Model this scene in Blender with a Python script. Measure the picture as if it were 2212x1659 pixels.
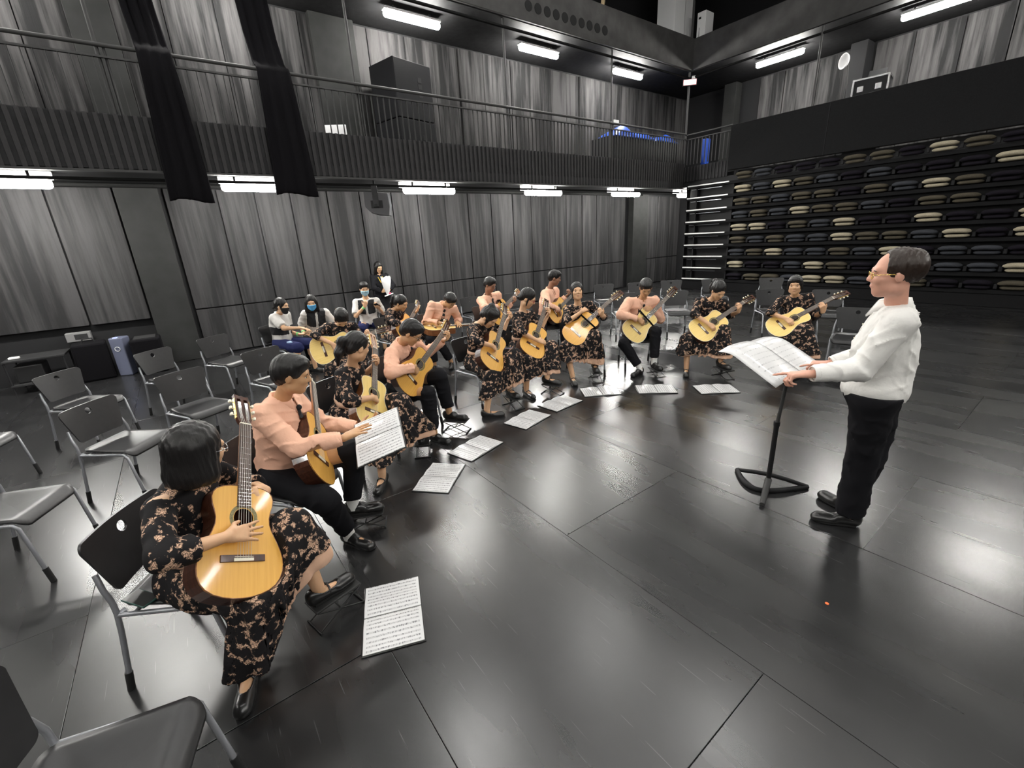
import bpy, bmesh, math, random
import numpy as np
from mathutils import Vector, Matrix

# ------------------------------------------------------------------ scene, camera, world, exposure
for o in list(bpy.data.objects):
    bpy.data.objects.remove(o, do_unlink=True)
SC = bpy.context.scene
COL = SC.collection
PI = math.pi
rnd = random.Random(7)

CAM_H = 1.90
def make_camera():
    yaw, pit, roll = [math.radians(a) for a in (-54.0025, 18.3886, -3.1793)]
    cy, sy, cp, sp, cr, sr = math.cos(yaw), math.sin(yaw), math.cos(pit), math.sin(pit), math.cos(roll), math.sin(roll)
    fwd = Vector((sy*cp, cy*cp, -sp)); right = Vector((cy, -sy, 0)); up = right.cross(fwd)
    r2 = right*cr + up*sr; u2 = -right*sr + up*cr
    cam = bpy.data.cameras.new('camera'); ob = bpy.data.objects.new('camera', cam); COL.objects.link(ob)
    M = Matrix((r2, u2, -fwd)).transposed().to_4x4(); M.translation = Vector((0, 0, CAM_H)); ob.matrix_world = M
    cam.sensor_fit = 'HORIZONTAL'; cam.sensor_width = 36.0; cam.lens = 944.7*36.0/2212.0
    cam.clip_start = 0.05; cam.clip_end = 200
    SC.camera = ob
make_camera()
SC.view_settings.view_transform = 'Standard'
SC.view_settings.look = 'None'
SC.view_settings.gamma = 1.0
SC.view_settings.use_curve_mapping = False
SC.view_settings.exposure = 0.9
W = bpy.data.worlds.new('world'); SC.world = W; W.use_nodes = True
W.node_tree.nodes['Background'].inputs[0].default_value = (0.5, 0.5, 0.55, 1)
W.node_tree.nodes['Background'].inputs[1].default_value = 0.02
LAMP_E = 105.0
FILL_E = 36.0

# ------------------------------------------------------------------ materials
MATS = {}
def nmat(name):
    m = bpy.data.materials.new(name); m.use_nodes = True
    nt = m.node_tree; b = nt.nodes['Principled BSDF']
    return m, nt, b
def N(nt, typ, **kw):
    n = nt.nodes.new(typ)
    for k, v in kw.items():
        if k == 'inp':
            for kk, vv in v.items(): n.inputs[kk].default_value = vv
        else: setattr(n, k, v)
    return n
def plain(name, col, rough=0.5, metal=0.0, spec=0.5, bump=0.0, bscale=200.0, var=0.0, vscale=8.0, coat=0.0, sheen=0.0, sss=0.0):
    if name in MATS: return MATS[name]
    m, nt, b = nmat(name)
    b.inputs['Base Color'].default_value = (*col, 1); b.inputs['Roughness'].default_value = rough
    b.inputs['Metallic'].default_value = metal; b.inputs['Specular IOR Level'].default_value = spec
    if coat: b.inputs['Coat Weight'].default_value = coat; b.inputs['Coat Roughness'].default_value = .12
    if sheen: b.inputs['Sheen Weight'].default_value = sheen
    if sss:
        b.inputs['Subsurface Weight'].default_value = sss; b.inputs['Subsurface Radius'].default_value = (.012, .005, .003); b.inputs['Subsurface Scale'].default_value = 1.0
    tc = N(nt, 'ShaderNodeTexCoord')
    if var:
        no = N(nt, 'ShaderNodeTexNoise', inp={'Scale': vscale, 'Detail': 4.0})
        nt.links.new(tc.outputs['Object'], no.inputs['Vector'])
        r = N(nt, 'ShaderNodeMapRange', inp={'From Min': .3, 'From Max': .7, 'To Min': 1-var, 'To Max': 1+var})
        nt.links.new(no.outputs['Fac'], r.inputs['Value'])
        mx = N(nt, 'ShaderNodeVectorMath', operation='SCALE'); mx.inputs[0].default_value = col
        nt.links.new(r.outputs['Result'], mx.inputs['Scale']); nt.links.new(mx.outputs['Vector'], b.inputs['Base Color'])
    if bump:
        no = N(nt, 'ShaderNodeTexNoise', inp={'Scale': bscale, 'Detail': 3.0})
        nt.links.new(tc.outputs['Object'], no.inputs['Vector'])
        bp = N(nt, 'ShaderNodeBump', inp={'Strength': bump, 'Distance': .004 if bscale > 50 else .02})
        nt.links.new(no.outputs['Fac'], bp.inputs['Height']); nt.links.new(bp.outputs['Normal'], b.inputs['Normal'])
    MATS[name] = m; return m
def emit(name, col, e):
    if name in MATS: return MATS[name]
    m, nt, b = nmat(name)
    b.inputs['Base Color'].default_value = (.9, .9, .9, 1)
    b.inputs['Emission Color'].default_value = (*col, 1); b.inputs['Emission Strength'].default_value = e
    MATS[name] = m; return m
def mat_floor():
    m, nt, b = nmat('floor_vinyl')
    tc0 = N(nt, 'ShaderNodeTexCoord'); oi = N(nt, 'ShaderNodeObjectInfo')
    tc = N(nt, 'ShaderNodeVectorMath', operation='MULTIPLY_ADD'); cx = N(nt, 'ShaderNodeCombineXYZ')
    nt.links.new(oi.outputs['Random'], cx.inputs[0]); nt.links.new(oi.outputs['Random'], cx.inputs[1]); nt.links.new(cx.outputs[0], tc.inputs[0])
    tc.inputs[1].default_value = (53.0, 91.0, 0); nt.links.new(tc0.outputs['Object'], tc.inputs[2])
    mp = N(nt, 'ShaderNodeMapping', inp={'Scale': (.30, 1.5, 1)}); nt.links.new(tc.outputs[0], mp.inputs['Vector'])
    n1 = N(nt, 'ShaderNodeTexNoise', inp={'Scale': 1.5, 'Detail': 4.0, 'Roughness': .5}); nt.links.new(mp.outputs['Vector'], n1.inputs['Vector'])
    n2 = N(nt, 'ShaderNodeTexNoise', inp={'Scale': 2.5, 'Detail': 5.0, 'Roughness': .55}); nt.links.new(tc.outputs[0], n2.inputs['Vector'])
    rp = N(nt, 'ShaderNodeMapRange', inp={'From Min': .3, 'From Max': .7, 'To Min': .235, 'To Max': .315}); nt.links.new(n1.outputs['Fac'], rp.inputs['Value'])
    nt.links.new(rp.outputs[0], b.inputs['Roughness'])
    cr = N(nt, 'ShaderNodeValToRGB'); cr.color_ramp.elements[0].position = .3; cr.color_ramp.elements[0].color = (.008, .008, .0085, 1)
    cr.color_ramp.elements[1].position = .75; cr.color_ramp.elements[1].color = (.019, .019, .0195, 1)
    nt.links.new(n2.outputs['Fac'], cr.inputs['Fac'])
    # thin pale drag scratches
    prev = cr.outputs[0]
    for rot, sc, lo in ((.55, (3.5, 120, 1), .80), (-.9, (5.0, 150, 1), .81)):
        mp2 = N(nt, 'ShaderNodeMapping', inp={'Scale': sc, 'Rotation': (0, 0, rot)}); nt.links.new(tc.outputs[0], mp2.inputs['Vector'])
        n3 = N(nt, 'ShaderNodeTexNoise', inp={'Scale': 1.0, 'Detail': 0.0}); nt.links.new(mp2.outputs['Vector'], n3.inputs['Vector'])
        rs = N(nt, 'ShaderNodeMapRange', inp={'From Min': lo, 'From Max': lo+.03, 'To Min': 0.0, 'To Max': .45}); nt.links.new(n3.outputs['Fac'], rs.inputs['Value'])
        mx = N(nt, 'ShaderNodeMixRGB'); mx.inputs[2].default_value = (.11, .11, .11, 1)
        nt.links.new(rs.outputs[0], mx.inputs[0]); nt.links.new(prev, mx.inputs[1]); prev = mx.outputs[0]
    nt.links.new(prev, b.inputs['Base Color'])
    b.inputs['Specular IOR Level'].default_value = .85
    return m
def mat_wall(name, lo, hi, sc=9.0):
    m, nt, b = nmat(name)
    tc = N(nt, 'ShaderNodeTexCoord')
    mp = N(nt, 'ShaderNodeMapping', inp={'Scale': (1, 1, .6)})
    n1 = N(nt, 'ShaderNodeTexNoise', inp={'Scale': sc, 'Detail': 6.0, 'Roughness': .6}); nt.links.new(mp.outputs['Vector'], n1.inputs['Vector'])
    cr = N(nt, 'ShaderNodeValToRGB'); cr.color_ramp.elements[0].position = .425; cr.color_ramp.elements[0].color = (*lo, 1)
    cr.color_ramp.elements[1].position = .585; cr.color_ramp.elements[1].color = (*hi, 1)
    mpb = N(nt, 'ShaderNodeMapping', inp={'Scale': (1, 1, .10)}); oi = N(nt, 'ShaderNodeObjectInfo'); va = N(nt, 'ShaderNodeVectorMath', operation='ADD'); gm_ = N(nt, 'ShaderNodeNewGeometry')
    nt.links.new(gm_.outputs['Position'], va.inputs[0]); nt.links.new(va.outputs[0], mpb.inputs['Vector'])
    nt.links.new(mpb.outputs['Vector'], mp.inputs['Vector'])
    nb = N(nt, 'ShaderNodeTexNoise', inp={'Scale': 2.6, 'Detail': 3.0}); nt.links.new(mpb.outputs['Vector'], nb.inputs['Vector'])
    av = N(nt, 'ShaderNodeMath', operation='MULTIPLY_ADD'); av.inputs[1].default_value = .55; nt.links.new(n1.outputs['Fac'], av.inputs[0])
    a2 = N(nt, 'ShaderNodeMath', operation='MULTIPLY'); a2.inputs[1].default_value = .45; nt.links.new(nb.outputs['Fac'], a2.inputs[0]); nt.links.new(a2.outputs[0], av.inputs[2])
    nt.links.new(av.outputs[0], cr.inputs['Fac']); nt.links.new(cr.outputs[0], b.inputs['Base Color'])
    b.inputs['Roughness'].default_value = .7; b.inputs['Specular IOR Level'].default_value = .12
    bp = N(nt, 'ShaderNodeBump', inp={'Strength': .25, 'Distance': .03}); nt.links.new(n1.outputs['Fac'], bp.inputs['Height']); nt.links.new(bp.outputs['Normal'], b.inputs['Normal'])
    return m
def mat_lace():
    m, nt, b = nmat('black_lace_over_beige')
    tc = N(nt, 'ShaderNodeTexCoord')
    nd = N(nt, 'ShaderNodeTexNoise', inp={'Scale': 30.0, 'Detail': 2.0}); nt.links.new(tc.outputs['Object'], nd.inputs['Vector'])
    vm = N(nt, 'ShaderNodeVectorMath', operation='MULTIPLY_ADD'); vm.inputs[1].default_value = (.05, .05, .05)
    nt.links.new(nd.outputs['Color'], vm.inputs[0]); nt.links.new(tc.outputs['Object'], vm.inputs[2])
    v1 = N(nt, 'ShaderNodeTexVoronoi', inp={'Scale': 19.0}); nt.links.new(vm.outputs[0], v1.inputs['Vector'])
    v2 = N(nt, 'ShaderNodeTexVoronoi', inp={'Scale': 85.0}); v2.feature = 'DISTANCE_TO_EDGE'; nt.links.new(vm.outputs[0], v2.inputs['Vector'])
    n2 = N(nt, 'ShaderNodeTexNoise', inp={'Scale': 26.0, 'Detail': 3.0, 'Roughness': .6}); nt.links.new(tc.outputs['Object'], n2.inputs['Vector'])
    a = N(nt, 'ShaderNodeMapRange', inp={'From Min': .43, 'From Max': .52, 'To Min': 0., 'To Max': 1.}); nt.links.new(v1.outputs['Distance'], a.inputs['Value'])
    c = N(nt, 'ShaderNodeMapRange', inp={'From Min': .515, 'From Max': .56, 'To Min': 0., 'To Max': 1.}); nt.links.new(n2.outputs['Fac'], c.inputs['Value'])
    e = N(nt, 'ShaderNodeMapRange', inp={'From Min': .05, 'From Max': .11, 'To Min': 0.1, 'To Max': 1.}); nt.links.new(v2.outputs['Distance'], e.inputs['Value'])
    m1 = N(nt, 'ShaderNodeMath', operation='MULTIPLY'); nt.links.new(a.outputs[0], m1.inputs[0]); nt.links.new(c.outputs[0], m1.inputs[1])
    m2 = N(nt, 'ShaderNodeMath', operation='MULTIPLY'); nt.links.new(m1.outputs[0], m2.inputs[0]); nt.links.new(e.outputs[0], m2.inputs[1])
    mx = N(nt, 'ShaderNodeMixRGB'); mx.inputs[1].default_value = (.012, .011, .012, 1); mx.inputs[2].default_value = (.66, .43, .30, 1)
    nt.links.new(m2.outputs[0], mx.inputs[0]); nt.links.new(mx.outputs[0], b.inputs['Base Color'])
    b.inputs['Roughness'].default_value = .8; b.inputs['Specular IOR Level'].default_value = .15
    bp = N(nt, 'ShaderNodeBump', inp={'Strength': .5, 'Distance': .003}); bp.invert = True
    nt.links.new(m2.outputs[0], bp.inputs['Height']); nt.links.new(bp.outputs['Normal'], b.inputs['Normal'])
    return m
def mat_wood(name, c0, c1, rough, coat, axis_scale=(30, 1.2, 30)):
    m, nt, b = nmat(name)
    tc = N(nt, 'ShaderNodeTexCoord'); mp = N(nt, 'ShaderNodeMapping', inp={'Scale': axis_scale}); nt.links.new(tc.outputs['Object'], mp.inputs['Vector'])
    n1 = N(nt, 'ShaderNodeTexNoise', inp={'Scale': 2.5, 'Detail': 4.0}); nt.links.new(mp.outputs['Vector'], n1.inputs['Vector'])
    cr = N(nt, 'ShaderNodeValToRGB'); cr.color_ramp.elements[0].position = .3; cr.color_ramp.elements[0].color = (*c0, 1)
    cr.color_ramp.elements[1].position = .7; cr.color_ramp.elements[1].color = (*c1, 1)
    nt.links.new(n1.outputs['Fac'], cr.inputs['Fac']); nt.links.new(cr.outputs[0], b.inputs['Base Color'])
    b.inputs['Roughness'].default_value = rough; b.inputs['Coat Weight'].default_value = coat; b.inputs['Coat Roughness'].default_value = .06
    return m
def mat_hair(name, col):
    m, nt, b = nmat(name)
    tc = N(nt, 'ShaderNodeTexCoord'); mp = N(nt, 'ShaderNodeMapping', inp={'Scale': (1, 1, .12)}); nt.links.new(tc.outputs['Object'], mp.inputs['Vector'])
    n1 = N(nt, 'ShaderNodeTexNoise', inp={'Scale': 260.0, 'Detail': 2.0}); nt.links.new(mp.outputs['Vector'], n1.inputs['Vector'])
    bp = N(nt, 'ShaderNodeBump', inp={'Strength': .3, 'Distance': .003}); nt.links.new(n1.outputs['Fac'], bp.inputs['Height']); nt.links.new(bp.outputs['Normal'], b.inputs['Normal'])
    b.inputs['Base Color'].default_value = (*col, 1); b.inputs['Roughness'].default_value = .42; b.inputs['Specular IOR Level'].default_value = .4
    return m
def mat_score():
    # printed staves: fine dark lines across the page plus darker note clusters (flat print)
    m, nt, b = nmat('printed_sheet_music')
    tc = N(nt, 'ShaderNodeTexCoord'); sx = N(nt, 'ShaderNodeSeparateXYZ'); nt.links.new(tc.outputs['Object'], sx.inputs[0])
    fr = N(nt, 'ShaderNodeMath', operation='MULTIPLY'); fr.inputs[1].default_value = 1/.026; nt.links.new(sx.outputs['Y'], fr.inputs[0])
    f2 = N(nt, 'ShaderNodeMath', operation='FRACT'); nt.links.new(fr.outputs[0], f2.inputs[0])
    band = N(nt, 'ShaderNodeMath', operation='LESS_THAN'); band.inputs[1].default_value = .42; nt.links.new(f2.outputs[0], band.inputs[0])
    mp = N(nt, 'ShaderNodeMapping', inp={'Scale': (130, 60, 1)}); nt.links.new(tc.outputs['Object'], mp.inputs['Vector'])
    no = N(nt, 'ShaderNodeTexNoise', inp={'Scale': 1.0, 'Detail': 2.0}); nt.links.new(mp.outputs['Vector'], no.inputs['Vector'])
    th = N(nt, 'ShaderNodeMapRange', inp={'From Min': .5, 'From Max': .62, 'To Min': .25, 'To Max': .85}); nt.links.new(no.outputs['Fac'], th.inputs['Value'])
    mu = N(nt, 'ShaderNodeMath', operation='MULTIPLY'); nt.links.new(band.outputs[0], mu.inputs[0]); nt.links.new(th.outputs[0], mu.inputs[1])
    # margins
    ax = N(nt, 'ShaderNodeMath', operation='ABSOLUTE'); nt.links.new(sx.outputs['X'], ax.inputs[0])
    mg = N(nt, 'ShaderNodeMath', operation='LESS_THAN'); mg.inputs[1].default_value = .135; nt.links.new(ax.outputs[0], mg.inputs[0])
    mu2 = N(nt, 'ShaderNodeMath', operation='MULTIPLY'); nt.links.new(mu.outputs[0], mu2.inputs[0]); nt.links.new(mg.outputs[0], mu2.inputs[1])
    mx = N(nt, 'ShaderNodeMixRGB'); mx.inputs[1].default_value = (.66, .66, .66, 1); mx.inputs[2].default_value = (.10, .10, .11, 1)
    nt.links.new(mu2.outputs[0], mx.inputs[0]); nt.links.new(mx.outputs[0], b.inputs['Base Color'])
    b.inputs['Roughness'].default_value = .35; b.inputs['Coat Weight'].default_value = .35; b.inputs['Coat Roughness'].default_value = .1
    return m
M_FLOOR = mat_floor()
M_WALL = mat_wall('wall_charcoal_board', (.020, .0198, .0205), (.047, .046, .047))
M_WALL_UP = mat_wall('gallery_wall_board', (.012, .0118, .0122), (.066, .064, .0645), 9.0)
M_BLACK = plain('matt_black_paint', (.008, .008, .009), .7, spec=.3, bump=.1, bscale=60)
M_DARK = plain('dark_grey_paint', (.026, .026, .027), .7, var=.2, bump=.1, bscale=40, spec=.12)
M_PILLAR = plain('pillar_grey_paint', (.022, .0225, .022), .6, var=.15, vscale=4, spec=.12)
M_RAIL = plain('dark_steel_rail', (.05, .05, .05), .6, metal=.15, spec=.2)
M_PIPE = plain('matt_black_pipe', (.012, .012, .012), .85, spec=.05)
M_BEAM = plain('beam_grey_paint', (.055, .054, .053), .7, var=.2, vscale=3, spec=.12)
M_SLAT = plain('slat_grey_paint', (.034, .033, .034), .6, var=.15, spec=.12)
M_CARPET = plain('dark_carpet', (.0085, .0085, .009), .95, spec=.15, bump=.6, bscale=300, var=.2, vscale=60)
M_CURTAIN = plain('black_wool_drape', (.0045, .0042, .0052), .95, spec=.1, bump=.4, bscale=300)
M_WHITE = plain('white_painted_metal', (.75, .75, .75), .4)
M_WPAPER = plain('white_paper', (.82, .82, .82), .5)
M_SCORE = mat_score()
M_LAMP = emit('tube_lamp_diffuser', (1.0, .98, .93), LAMP_E)
M_FILL = emit('added_fill_lens', (1.0, .985, .95), FILL_E)
M_GLOW_PLATE = plain('lamp_glow_white', (.85, .84, .80), .35)
M_PLASTIC = plain('black_plastic', (.018, .018, .019), .40, var=.1, vscale=30)
M_TUBE = plain('grey_coated_tube', (.33, .34, .36), .32, metal=.55)
M_SLEEVE = plain('black_rubber_sleeve', (.01, .01, .01), .6)
M_LACE = mat_lace()
M_BEIGE = plain('beige_satin_lining', (.68, .43, .30), .5, var=.08, vscale=15, spec=.12)
M_SHIRT = plain('peach_shirt_cotton', (.80, .47, .335), .85, bump=.2, bscale=26, var=.03, spec=.12)
M_WSHIRT = plain('white_shirt_cotton', (.78, .77, .74), .85, bump=.2, bscale=22, spec=.12)
M_TROUS = plain('black_trouser_cloth', (.010, .010, .012), .85, bump=.2, bscale=700, spec=.12)
M_NAVY = plain('navy_shorts_cloth', (.018, .022, .075), .85, bump=.2, bscale=700, spec=.12)
M_POLO = plain('pale_grey_polo', (.62, .60, .57), .85, bump=.15, bscale=600, spec=.12)
M_POLOB = plain('black_polo_panel', (.012, .012, .014), .85)
M_SHOE = plain('black_shoe_leather', (.010, .010, .010), .28, spec=.6)
M_SOCKW = plain('white_sock_cotton', (.75, .75, .72), .9)
M_HAIR = mat_hair('black_hair', (.008, .007, .007))
M_HAIRB = mat_hair('dark_brown_hair', (.022, .013, .009))
M_EYEW = plain('eye_white', (.75, .72, .68), .25)
M_IRIS = plain('dark_iris', (.012, .008, .006), .15)
M_LIP = plain('lip_pink', (.50, .20, .16), .45)
SKIN = {'fair': plain('skin_fair', (.66, .395, .23), .5, var=.05, vscale=20, sss=.08),
        'tan': plain('skin_tan', (.54, .305, .155), .5, var=.05, vscale=20, sss=.08),
        'brown': plain('skin_brown', (.30, .15, .09), .5, var=.05, vscale=20, sss=.06),
        'pink': plain('skin_pinkish', (.68, .36, .26), .5, var=.05, vscale=20, sss=.08)}
M_CEDAR = mat_wood('cedar_soundboard', (.74, .38, .07), (.82, .46, .10), .42, .18)
M_SPRUCE = mat_wood('spruce_soundboard', (.80, .56, .16), (.88, .65, .23), .42, .18)
M_ROSE = mat_wood('rosewood_body', (.030, .010, .006), (.085, .028, .014), .3, .6)
M_MAHOG = mat_wood('mahogany_body', (.13, .045, .016), (.24, .09, .03), .3, .6)
M_EBONY = mat_wood('ebony_fretboard', (.05, .032, .026), (.10, .07, .055), .45, .1)
M_NECK = mat_wood('neck_cedar_wood', (.30, .13, .05), (.40, .19, .08), .35, .3)
M_BONE = plain('cream_bone', (.85, .80, .66), .35)
M_GOLD = plain('gold_plate', (.75, .52, .16), .3, metal=.9)
M_STRING = plain('nylon_string', (.70, .66, .58), .3)
M_INLAY = plain('rosette_inlay', (.20, .17, .07), .4, var=.5, vscale=300)
M_STEEL = plain('chrome_steel', (.6, .6, .6), .2, metal=1.0)

# ------------------------------------------------------------------ object helpers
def new_obj(name, me, parent=None, mat=None):
    ob = bpy.data.objects.new(name, me); COL.objects.link(ob)
    if mat is not None and me is not None and len(me.materials) == 0: me.materials.append(mat)
    if parent is not None: ob.parent = parent
    return ob
def empty(name, loc=(0, 0, 0), rz=0.0, mat3=None):
    ob = bpy.data.objects.new(name, None); COL.objects.link(ob); ob.empty_display_size = .1
    if mat3 is not None:
        M = Matrix(mat3).to_4x4(); M.translation = Vector(loc); ob.matrix_world = M
    else:
        ob.location = loc; ob.rotation_euler = (0, 0, rz)
    return ob
def tag(ob, label=None, cat=None, group=None, kind=None):
    if label: ob['label'] = label
    if cat: ob['category'] = cat
    if group: ob['group'] = group
    if kind: ob['kind'] = kind
    return ob
def dup(root, loc=None, rz=None):
    def cp(o, par):
        c = o.copy(); COL.objects.link(c)
        if par is not None: c.parent = par
        for ch in list(o.children): cp(ch, c)
        return c
    r = cp(root, None)
    if loc is not None: r.location = loc
    if rz is not None: r.rotation_euler = (0, 0, rz)
    return r

class MB:
    """collects simple shapes into one mesh"""
    def __init__(s): s.v = []; s.f = []; s.sm = []
    def add(s, vs, fs, smooth=False):
        o = len(s.v); s.v.extend([tuple(map(float, p)) for p in vs]); s.f.extend([tuple(i+o for i in f) for f in fs]); s.sm.extend([smooth]*len(fs)); return s
    def box(s, lo, hi):
        x0, y0, z0 = lo; x1, y1, z1 = hi
        vs = [(x0,y0,z0),(x1,y0,z0),(x1,y1,z0),(x0,y1,z0),(x0,y0,z1),(x1,y0,z1),(x1,y1,z1),(x0,y1,z1)]
        return s.add(vs, [(0,3,2,1),(4,5,6,7),(0,1,5,4),(1,2,6,5),(2,3,7,6),(3,0,4,7)])
    def obox(s, c, ax, h):
        """oriented box: centre, three axis vectors, three half sizes"""
        c = Vector(c); a = [Vector(v).normalized()*k for v, k in zip(ax, h)]
        vs = [c + a[0]*i + a[1]*j + a[2]*k for k in (-1, 1) for i, j in ((-1,-1),(1,-1),(1,1),(-1,1))]
        return s.add(vs, [(0,3,2,1),(4,5,6,7),(0,1,5,4),(1,2,6,5),(2,3,7,6),(3,0,4,7)])
    def bbox(s, lo, hi, r):
        """box with chamfered edges"""
        bm = bmesh.new(); bmesh.ops.create_cube(bm, size=1.0)
        for v in bm.verts: v.co = Vector([lo[i] + (v.co[i]+.5)*(hi[i]-lo[i]) for i in range(3)])
        bmesh.ops.bevel(bm, geom=bm.edges[:], offset=r, segments=2, affect='EDGES', profile=.5)
        bm.verts.index_update(); vs = [v.co[:] for v in bm.verts]; fs = [[v.index for v in f.verts] for f in bm.faces]; bm.free()
        return s.add(vs, fs)
    def tube(s, pts, r, n=8, cap=True, smooth=True):
        pts = [Vector(p) for p in pts]; rs = r if isinstance(r, (list, tuple)) else [r]*len(pts)
        vs = []; fs = []; prev = None
        for i, p in enumerate(pts):
            if i == 0: t = pts[1]-p
            elif i == len(pts)-1: t = p-pts[i-1]
            else: t = (pts[i+1]-p).normalized() + (p-pts[i-1]).normalized()
            t = t.normalized()
            if prev is None:
                a = Vector((0, 0, 1)) if abs(t.z) < .9 else Vector((1, 0, 0)); u = t.cross(a).normalized()
            else: u = (prev - t*prev.dot(t)).normalized()
            w = t.cross(u); prev = u
            for k in range(n):
                an = 2*PI*k/n; vs.append(p + (u*math.cos(an) + w*math.sin(an))*rs[i])
        for i in range(len(pts)-1):
            for k in range(n):
                a = i*n+k; b = i*n+(k+1) % n; fs.append((a, b, b+n, a+n))
        s.add(vs, fs, smooth)
        if cap:
            s.add(vs[:n], [tuple(range(n))[::-1]]); s.add(vs[-n:], [tuple(range(n))])
        return s
    def sphere(s, c, r, nu=12, nv=8):
        r = r if isinstance(r, (list, tuple)) else (r, r, r)
        vs = []; fs = []
        for j in range(nv+1):
            th = PI*j/nv
            for i in range(nu):
                ph = 2*PI*i/nu; vs.append((c[0]+r[0]*math.sin(th)*math.cos(ph), c[1]+r[1]*math.sin(th)*math.sin(ph), c[2]+r[2]*math.cos(th)))
        for j in range(nv):
            for i in range(nu):
                a = j*nu+i; b = j*nu+(i+1) % nu; fs.append((a, a+nu, b+nu, b))
        return s.add(vs, fs, True)
    def prism(s, pts, z0, z1, axes=None, org=(0, 0, 0)):
        """polygon in the plane of axes[0], axes[1] extruded along axes[2]"""
        ax = [Vector(a) for a in (axes or ((1,0,0),(0,1,0),(0,0,1)))]; o = Vector(org); n = len(pts)
        vs = [o + ax[0]*p[0] + ax[1]*p[1] + ax[2]*z for z in (z0, z1) for p in pts]
        fs = [tuple(range(n))[::-1], tuple(range(n, 2*n))] + [(i, (i+1) % n, n+(i+1) % n, n+i) for i in range(n)]
        return s.add(vs, fs)
    def mesh(s, name='mesh'):
        me = bpy.data.meshes.new(name); me.from_pydata(s.v, [], s.f); me.polygons.foreach_set('use_smooth', s.sm); me.update(); return me
    def obj(s, name, mat, parent=None): return new_obj(name, s.mesh(name), parent, mat)
def struct(name, mb, mat, parent=None, label=None, cat=None):
    o = mb.obj(name, mat, parent)
    if parent is None: tag(o, label, cat, kind='structure')
    return o

# ------------------------------------------------------------------ the room
XW, XG, YG, YB = -10.5, -8.8, 13.53, 16.0     # left wall, gallery fronts, far wall
def shared(parent, name, me, mat, locs, sc=None):
    out = []
    for i, l in enumerate(locs):
        o = new_obj(name, me, parent, mat); o.location = l
        if sc: o.scale = sc[i]
        out.append(o)
    return out
def unit_box(name, mat, bev=0.0):
    mb = MB()
    if bev: mb.bbox((-.5, -.5, -.5), (.5, .5, .5), bev)
    else: mb.box((-.5, -.5, -.5), (.5, .5, .5))
    me = mb.mesh(name); me.materials.append(mat); return me

def build_floor():
    fl = struct('floor', MB().box((-11, -8.2, -.2), (8, 16.2, -.006)), M_BLACK, None, 'black stage floor of large glossy square-edged sheets', 'floor')
    W_, L_ = 1.263, 2.526
    bm = MB().bbox((-L_/2+.0012, -W_/2+.0012, -.006), (L_/2-.0012, W_/2-.0012, 0), .0015); me = bm.mesh('floor_panel')
    me.materials.append(M_FLOOR)
    for k in range(-8, 12):
        yc = 1.69 + W_*(k+.5); off = 0.0 if k % 2 == 0 else W_
        for i in range(-4, 4):
            xc = -1.80 + off + L_*(i+.5)
            if xc < -11.6 or xc > 8 or yc > 13.9 and xc > -8.6: continue
            o = new_obj('floor_panel', me, fl); o.location = (xc + rnd.uniform(-.002, .002), yc, rnd.uniform(-.0012, 0)); o.rotation_euler = (0, 0, PI if (i*7+k*3) % 2 else 0)
build_floor()

LOW_Y = [0.16, 0.97, 1.6, 2.25, 2.99, 3.69, 4.44, 5.1, 5.84, 6.52, 7.25, 7.98, 8.64, 9.34, 10.04, 10.72, 11.38, 11.98, 12.81]
def build_left_wall():
    w = struct('wall_left', MB().box((-10.75, -8.2, 0), (XW-.03, 16.2, 10.5)), M_BLACK, None, 'charcoal board wall with vertical joints under the gallery', 'wall')
    pb = unit_box('wall_panel', M_WALL, .012)
    def panel(y0, y1, z0, z1, dx=0.0, me=pb, nm='wall_panel', t=.05):
        o = new_obj(nm, me, w); o.location = (XW + dx - t/2 + .02, (y0+y1)/2, (z0+z1)/2); o.scale = (t, y1-y0, z1-z0)
    for a, b in zip(LOW_Y[:-1], LOW_Y[1:]):
        panel(a+.014, b-.014, .03, .905, rnd.uniform(-.012, .004)); panel(a+.014, b-.014, .93, 3.06, rnd.uniform(-.012, .004))
    for a, b in zip([13.95, 14.63, 15.36], [14.63, 15.36, 16.0]):
        panel(a+.012, b-.012, .03, .905); panel(a+.012, b-.012, .93, 3.06)
    for a, b in zip([-8, -5.6, -4.2, -2.75, -1.36], [-5.6, -4.2, -2.75, -1.36, -.52]):
        panel(a+.014, b-.014, .86, 3.06, .04)
    pu = unit_box('gallery_wall_panel', M_WALL_UP, .012)
    y = -8.0; k = 0
    ys = [-8, -6.6, -5.2, -4.0, -2.8, -1.75, -1.0, -.42, .15, .85, 1.62, 2.4, 3.0, 3.75, 4.35, 5.2, 5.9, 6.55, 7.25, 8.1, 8.8, 9.5, 10.1, 10.6, 11.3, 12.2, 12.75, 13.4, 14.2, 15.0, 16.0]
    for a, b in zip(ys[:-1], ys[1:]):
        panel(a+.008, b-.008, 3.32, 6.22, rnd.uniform(-.015, .02), pu, 'gallery_wall_panel')
    # pillars
    for i, (a, b) in enumerate(((-.5, .10), (13.02, 13.82))):
        o = MB().bbox((XW-.02, a, 0), (-10.30, b, 3.1), .01).obj('pillar', M_PILLAR, w)
    o = MB().bbox((XW-.02, -.42, 3.3), (-10.36, .15, 6.25), .01).obj('pillar', M_PILLAR, w)
    o = MB().bbox((XW-.02, 3.18, 3.3), (-10.36, 4.05, 6.25), .01).obj('pillar', M_PILLAR, w)
build_left_wall()

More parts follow.
